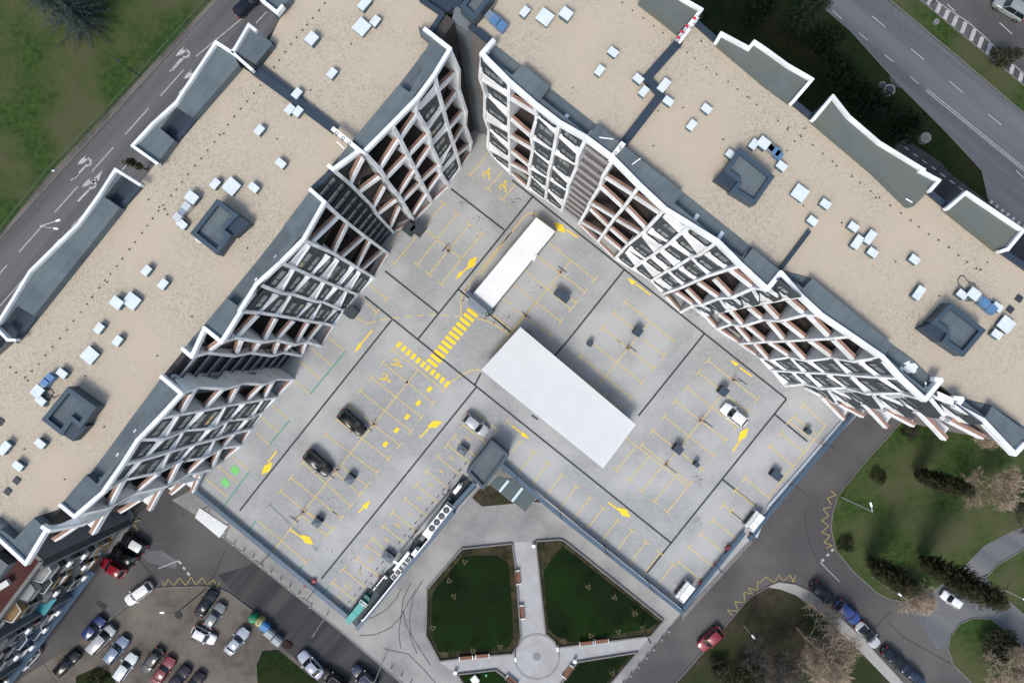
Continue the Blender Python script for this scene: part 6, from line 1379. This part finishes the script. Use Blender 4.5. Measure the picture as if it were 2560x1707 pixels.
# small bollards along the pavement
for r,L_ in (('U',[(55,478),(140,545),(228,610),(313,680),(395,745),(505,858),(1245,1425),(1335,1492),(1420,1558)]),('V',[(1435,1080),(1368,1155),(1297,1243),(1230,1318),(1157,1402),(1085,1482),(1018,1560)]),('W',[(2070,210),(2155,285),(2240,350),(2325,410)])):
    for i,(x,y) in enumerate(L_):
        p=wp(q(r,x,y),0); b=MB(); b.tube(p,p+up*.75,.10,.09,n=10); b.tube(p+up*.75,p+up*.85,.13,.05,n=10)
        o=b.build('bollard',mat('pale_bollard',(.42,.42,.41),.7)); tag(o,{'U':'pale bollard on the south-west pavement, '+['below the lower lamp post of the deck wall','second from the parapet lamp','third from the parapet lamp','fourth, above the middle of the dark road','fifth, where the paving widens','nearest the street lamp at the tip','above the dark blue car','right of the dark blue car','at the bottom edge of the picture'][i%9],'V':'pale bollard along the right road, number '+['one','two','three','four','five','six','seven at the bottom edge'][i%7],'W':'pale bollard on the deck wall pavement, '+['closest to the small white canopy','second from the small white canopy','third from the small white canopy','farthest from the small white canopy'][i%4]}[r],'bollard',{'U':'bollards along the south-west road','V':'bollards along the right road','W':'bollards by the small white canopy'}[r])
b=MB(); p=wp(q('U',2010,1530),.3); b.box(Vector((p.x,p.y,.2)),.95,1.1,.5,.7); tag(b.build('planter_block',METW),'white block with mottled top in the lower left garden bed','block')
b=MB(); p=wp(q('U',2113,1490),.2); b.box(Vector((p.x,p.y,.2)),.3,.35,.25,.3); tag(b.build('utility_box',mat('green_plastic',(.03,.25,.14),.5)),'small green box in the lower left garden bed','box')
# ---------------------------------------------------------------- old apartment block, bottom left
OB=empty('old_apartment_building',(0,0,0),0,'older apartment block at the lower left with dark red roof and mixed balconies','building')
a0=wp((324,1296),0); b0=wp((20,1700),0); dO=(b0-a0).normalized(); nO=Vector((-dO.y,dO.x,0))
if nO.dot(-a0)<0: nO=-nO
LO=(b0-a0).length+30; HO=19.6
def OP(s,n,z): return a0+dO*s+nO*n+Vector((0,0,z))
mb=MB(); mb.prism([OP(0,0,0),OP(LO,0,0),OP(LO,-13,0),OP(0,-13,0)],HO,0); mb.build('wall',mat('old_render',(.19,.205,.215),.85,(.13,.14,.15),.6,col3=(.24,.23,.21),scale3=.25),OB)
m_=MB(); m_.hexa([OP(-.06,-13,0),OP(-.06,0,0),OP(-.01,0,0),OP(-.01,-13,0)]+[OP(-.06,-13,HO),OP(-.06,0,HO),OP(-.01,0,HO),OP(-.01,-13,HO)]); m_.build('end_wall',mat('lightened_end_wall',(.36,.37,.38),.85,(.28,.29,.30),.7),OB)  # thin facing in a paler colour, painted to brighten the sunless end
for k in range(6):
    m_=MB(); m_.box(OP(-.1,-4,1.5+k*3.1),.12,2.0,1.3,math.atan2(dO.y,dO.x)); m_.build('window',FRAME,OB)
mb=MB(); mb.prism([OP(-.5,.45,0),OP(LO,.45,0),OP(LO,-13.4,0),OP(-.5,-13.4,0)],HO+.25,HO+.01); mb.build('roof',mat('red_roof',(.13,.045,.045),.8,(.085,.035,.035),1.2,col3=(.12,.06,.055),scale3=.3),OB)
mb=MB()
for x,y in ((OP(-.5,.45,HO+.3),OP(LO,.45,HO+.3)),(OP(-.5,.45,HO+.3),OP(-.5,-13.4,HO+.3)),(OP(-.5,-7,HO+.3),OP(LO,-7,HO+.3))): mb.bar(x,y,.4,.35)
mb.build('roof_edge',KERB,OB)
mb=MB(); mb.prism([OP(1.5,-2,0),OP(4.5,-2,0),OP(4.5,-4.5,0),OP(1.5,-4.5,0)],HO+1.6,HO+.2); mb.build('roof_house',WALLG,OB); mb=MB(); mb.bar(OP(3.5,-1.0,HO+.9),OP(6.0,-2.0,HO+.6),.7,.4); mb.build('roof_duct',METL,OB)
cols_=[(.19,.21,.22),(.33,.19,.075),(.42,.43,.42),(.10,.15,.22),(.22,.235,.25),(.10,.13,.12),(.36,.24,.12),(.45,.47,.47)]
OM=[mat('balcony_colour_%s'%n_,c,.8,tuple(v*.8 for v in c),1.2) for n_,c in zip(('grey','ochre','pale','blue','silver','green','tan','white'),cols_)]
rnd=random.Random(5)
for fl in range(6):
    z=1.2+fl*3.0
    for k in range(11):
        s=1.2+k*3.1
        if s>LO-32+34: break
        if k%4==3 or fl==0:
            m_=MB(); m_.hexa([OP(s,.02,z+.9),OP(s+1.5,.02,z+.9),OP(s+1.5,.08,z+.9),OP(s,.08,z+.9)]+[OP(s,.02,z+2.3),OP(s+1.5,.02,z+2.3),OP(s+1.5,.08,z+2.3),OP(s,.08,z+2.3)]); o=m_.build('window',METW if rnd.random()<.5 else FRAME,OB)
            g=MB(); 
            for u0 in (.1,.8): g.add([OP(s+u0,.09,z+1.0),OP(s+u0+.6,.09,z+1.0),OP(s+u0+.6,.09,z+2.2),OP(s+u0,.09,z+2.2)],[(0,1,2,3)])
            g.build('glass',GLASSD,o); g=MB(); g.hexa([OP(s-.1,.02,z+.84),OP(s+1.6,.02,z+.84),OP(s+1.6,.3,z+.84),OP(s-.1,.3,z+.84)]+[OP(s-.1,.02,z+.9),OP(s+1.6,.02,z+.9),OP(s+1.6,.3,z+.9),OP(s-.1,.3,z+.9)]); g.build('sill',METL,o)
        else:
            d=1.15; M_=rnd.choice(OM); e=.45
            foot=[OP(s,.01,0),OP(s+e,d,0),OP(s+2.7-e,d,0),OP(s+2.7,.01,0)]
            m_=MB(); m_.prism(foot,z+1.05,z); o=m_.build('balcony',M_,OB)
            g=MB(); 
            for x,y in zip(foot,foot[1:]): g.bar(x+up*(z+1.1),y+up*(z+1.1),.10,.08)
            g.build('railing',rnd.choice((METL,METD)),o)
            enc=rnd.random()
            if enc<.6:
                g=MB(); c_=OP(s+1.35,.1,0); g.prism([x+(c_-x)*.07 for x in foot],z+2.45,z+1.1); g.build('glazing',GLASSD if enc<.4 else GLASS,o)
                g=MB(); g.prism([x+(x-c_)*.03 for x in foot],z+2.58,z+2.46); g.build('roof_slab',M_,o)
                g=MB()
                for x in foot: g.bar(x+up*(z+1.1),x+up*(z+2.45),.09,.09)
                g.build('frame',rnd.choice((METW,METD,METL)),o)
            if rnd.random()<.3:
                g=MB(); g.box(OP(s+.6,d+.2,z+.3),.8,.35,.55,math.atan2(dO.y,dO.x)); g.build('air_conditioner',METW,OB)
for s in (.2,12.6,25.0):
    m_=MB(); m_.hexa([OP(s,0,0),OP(s+.5,0,0),OP(s+.5,.9,0),OP(s,.9,0)]+[OP(s,0,HO),OP(s+.5,0,HO),OP(s+.5,.9,HO),OP(s,.9,HO)]); m_.build('pier',OM[4],OB)
m_=MB(); m_.hexa([OP(8,.01,2.6),OP(LO-4,.01,2.6),OP(LO-4,1.5,2.4),OP(8,1.5,2.4)]+[OP(8,.01,2.75),OP(LO-4,.01,2.75),OP(LO-4,1.5,2.55),OP(8,1.5,2.55)]); m_.build('entrance_roof',OM[3],OB)
m_=MB(); m_.hexa([OP(9.5,.05,9.3),OP(12.3,.05,9.3),OP(12.3,1.4,9.3),OP(9.5,1.4,9.3)]+[OP(9.5,.05,9.5),OP(12.3,.05,9.5),OP(12.3,1.4,9.5),OP(9.5,1.4,9.5)]); m_.build('turquoise_awning',mat('turquoise',(.03,.26,.30),.5),OB)
# ---------------------------------------------------------------- far ground beyond the picture
print('objects',len(bpy.data.objects))
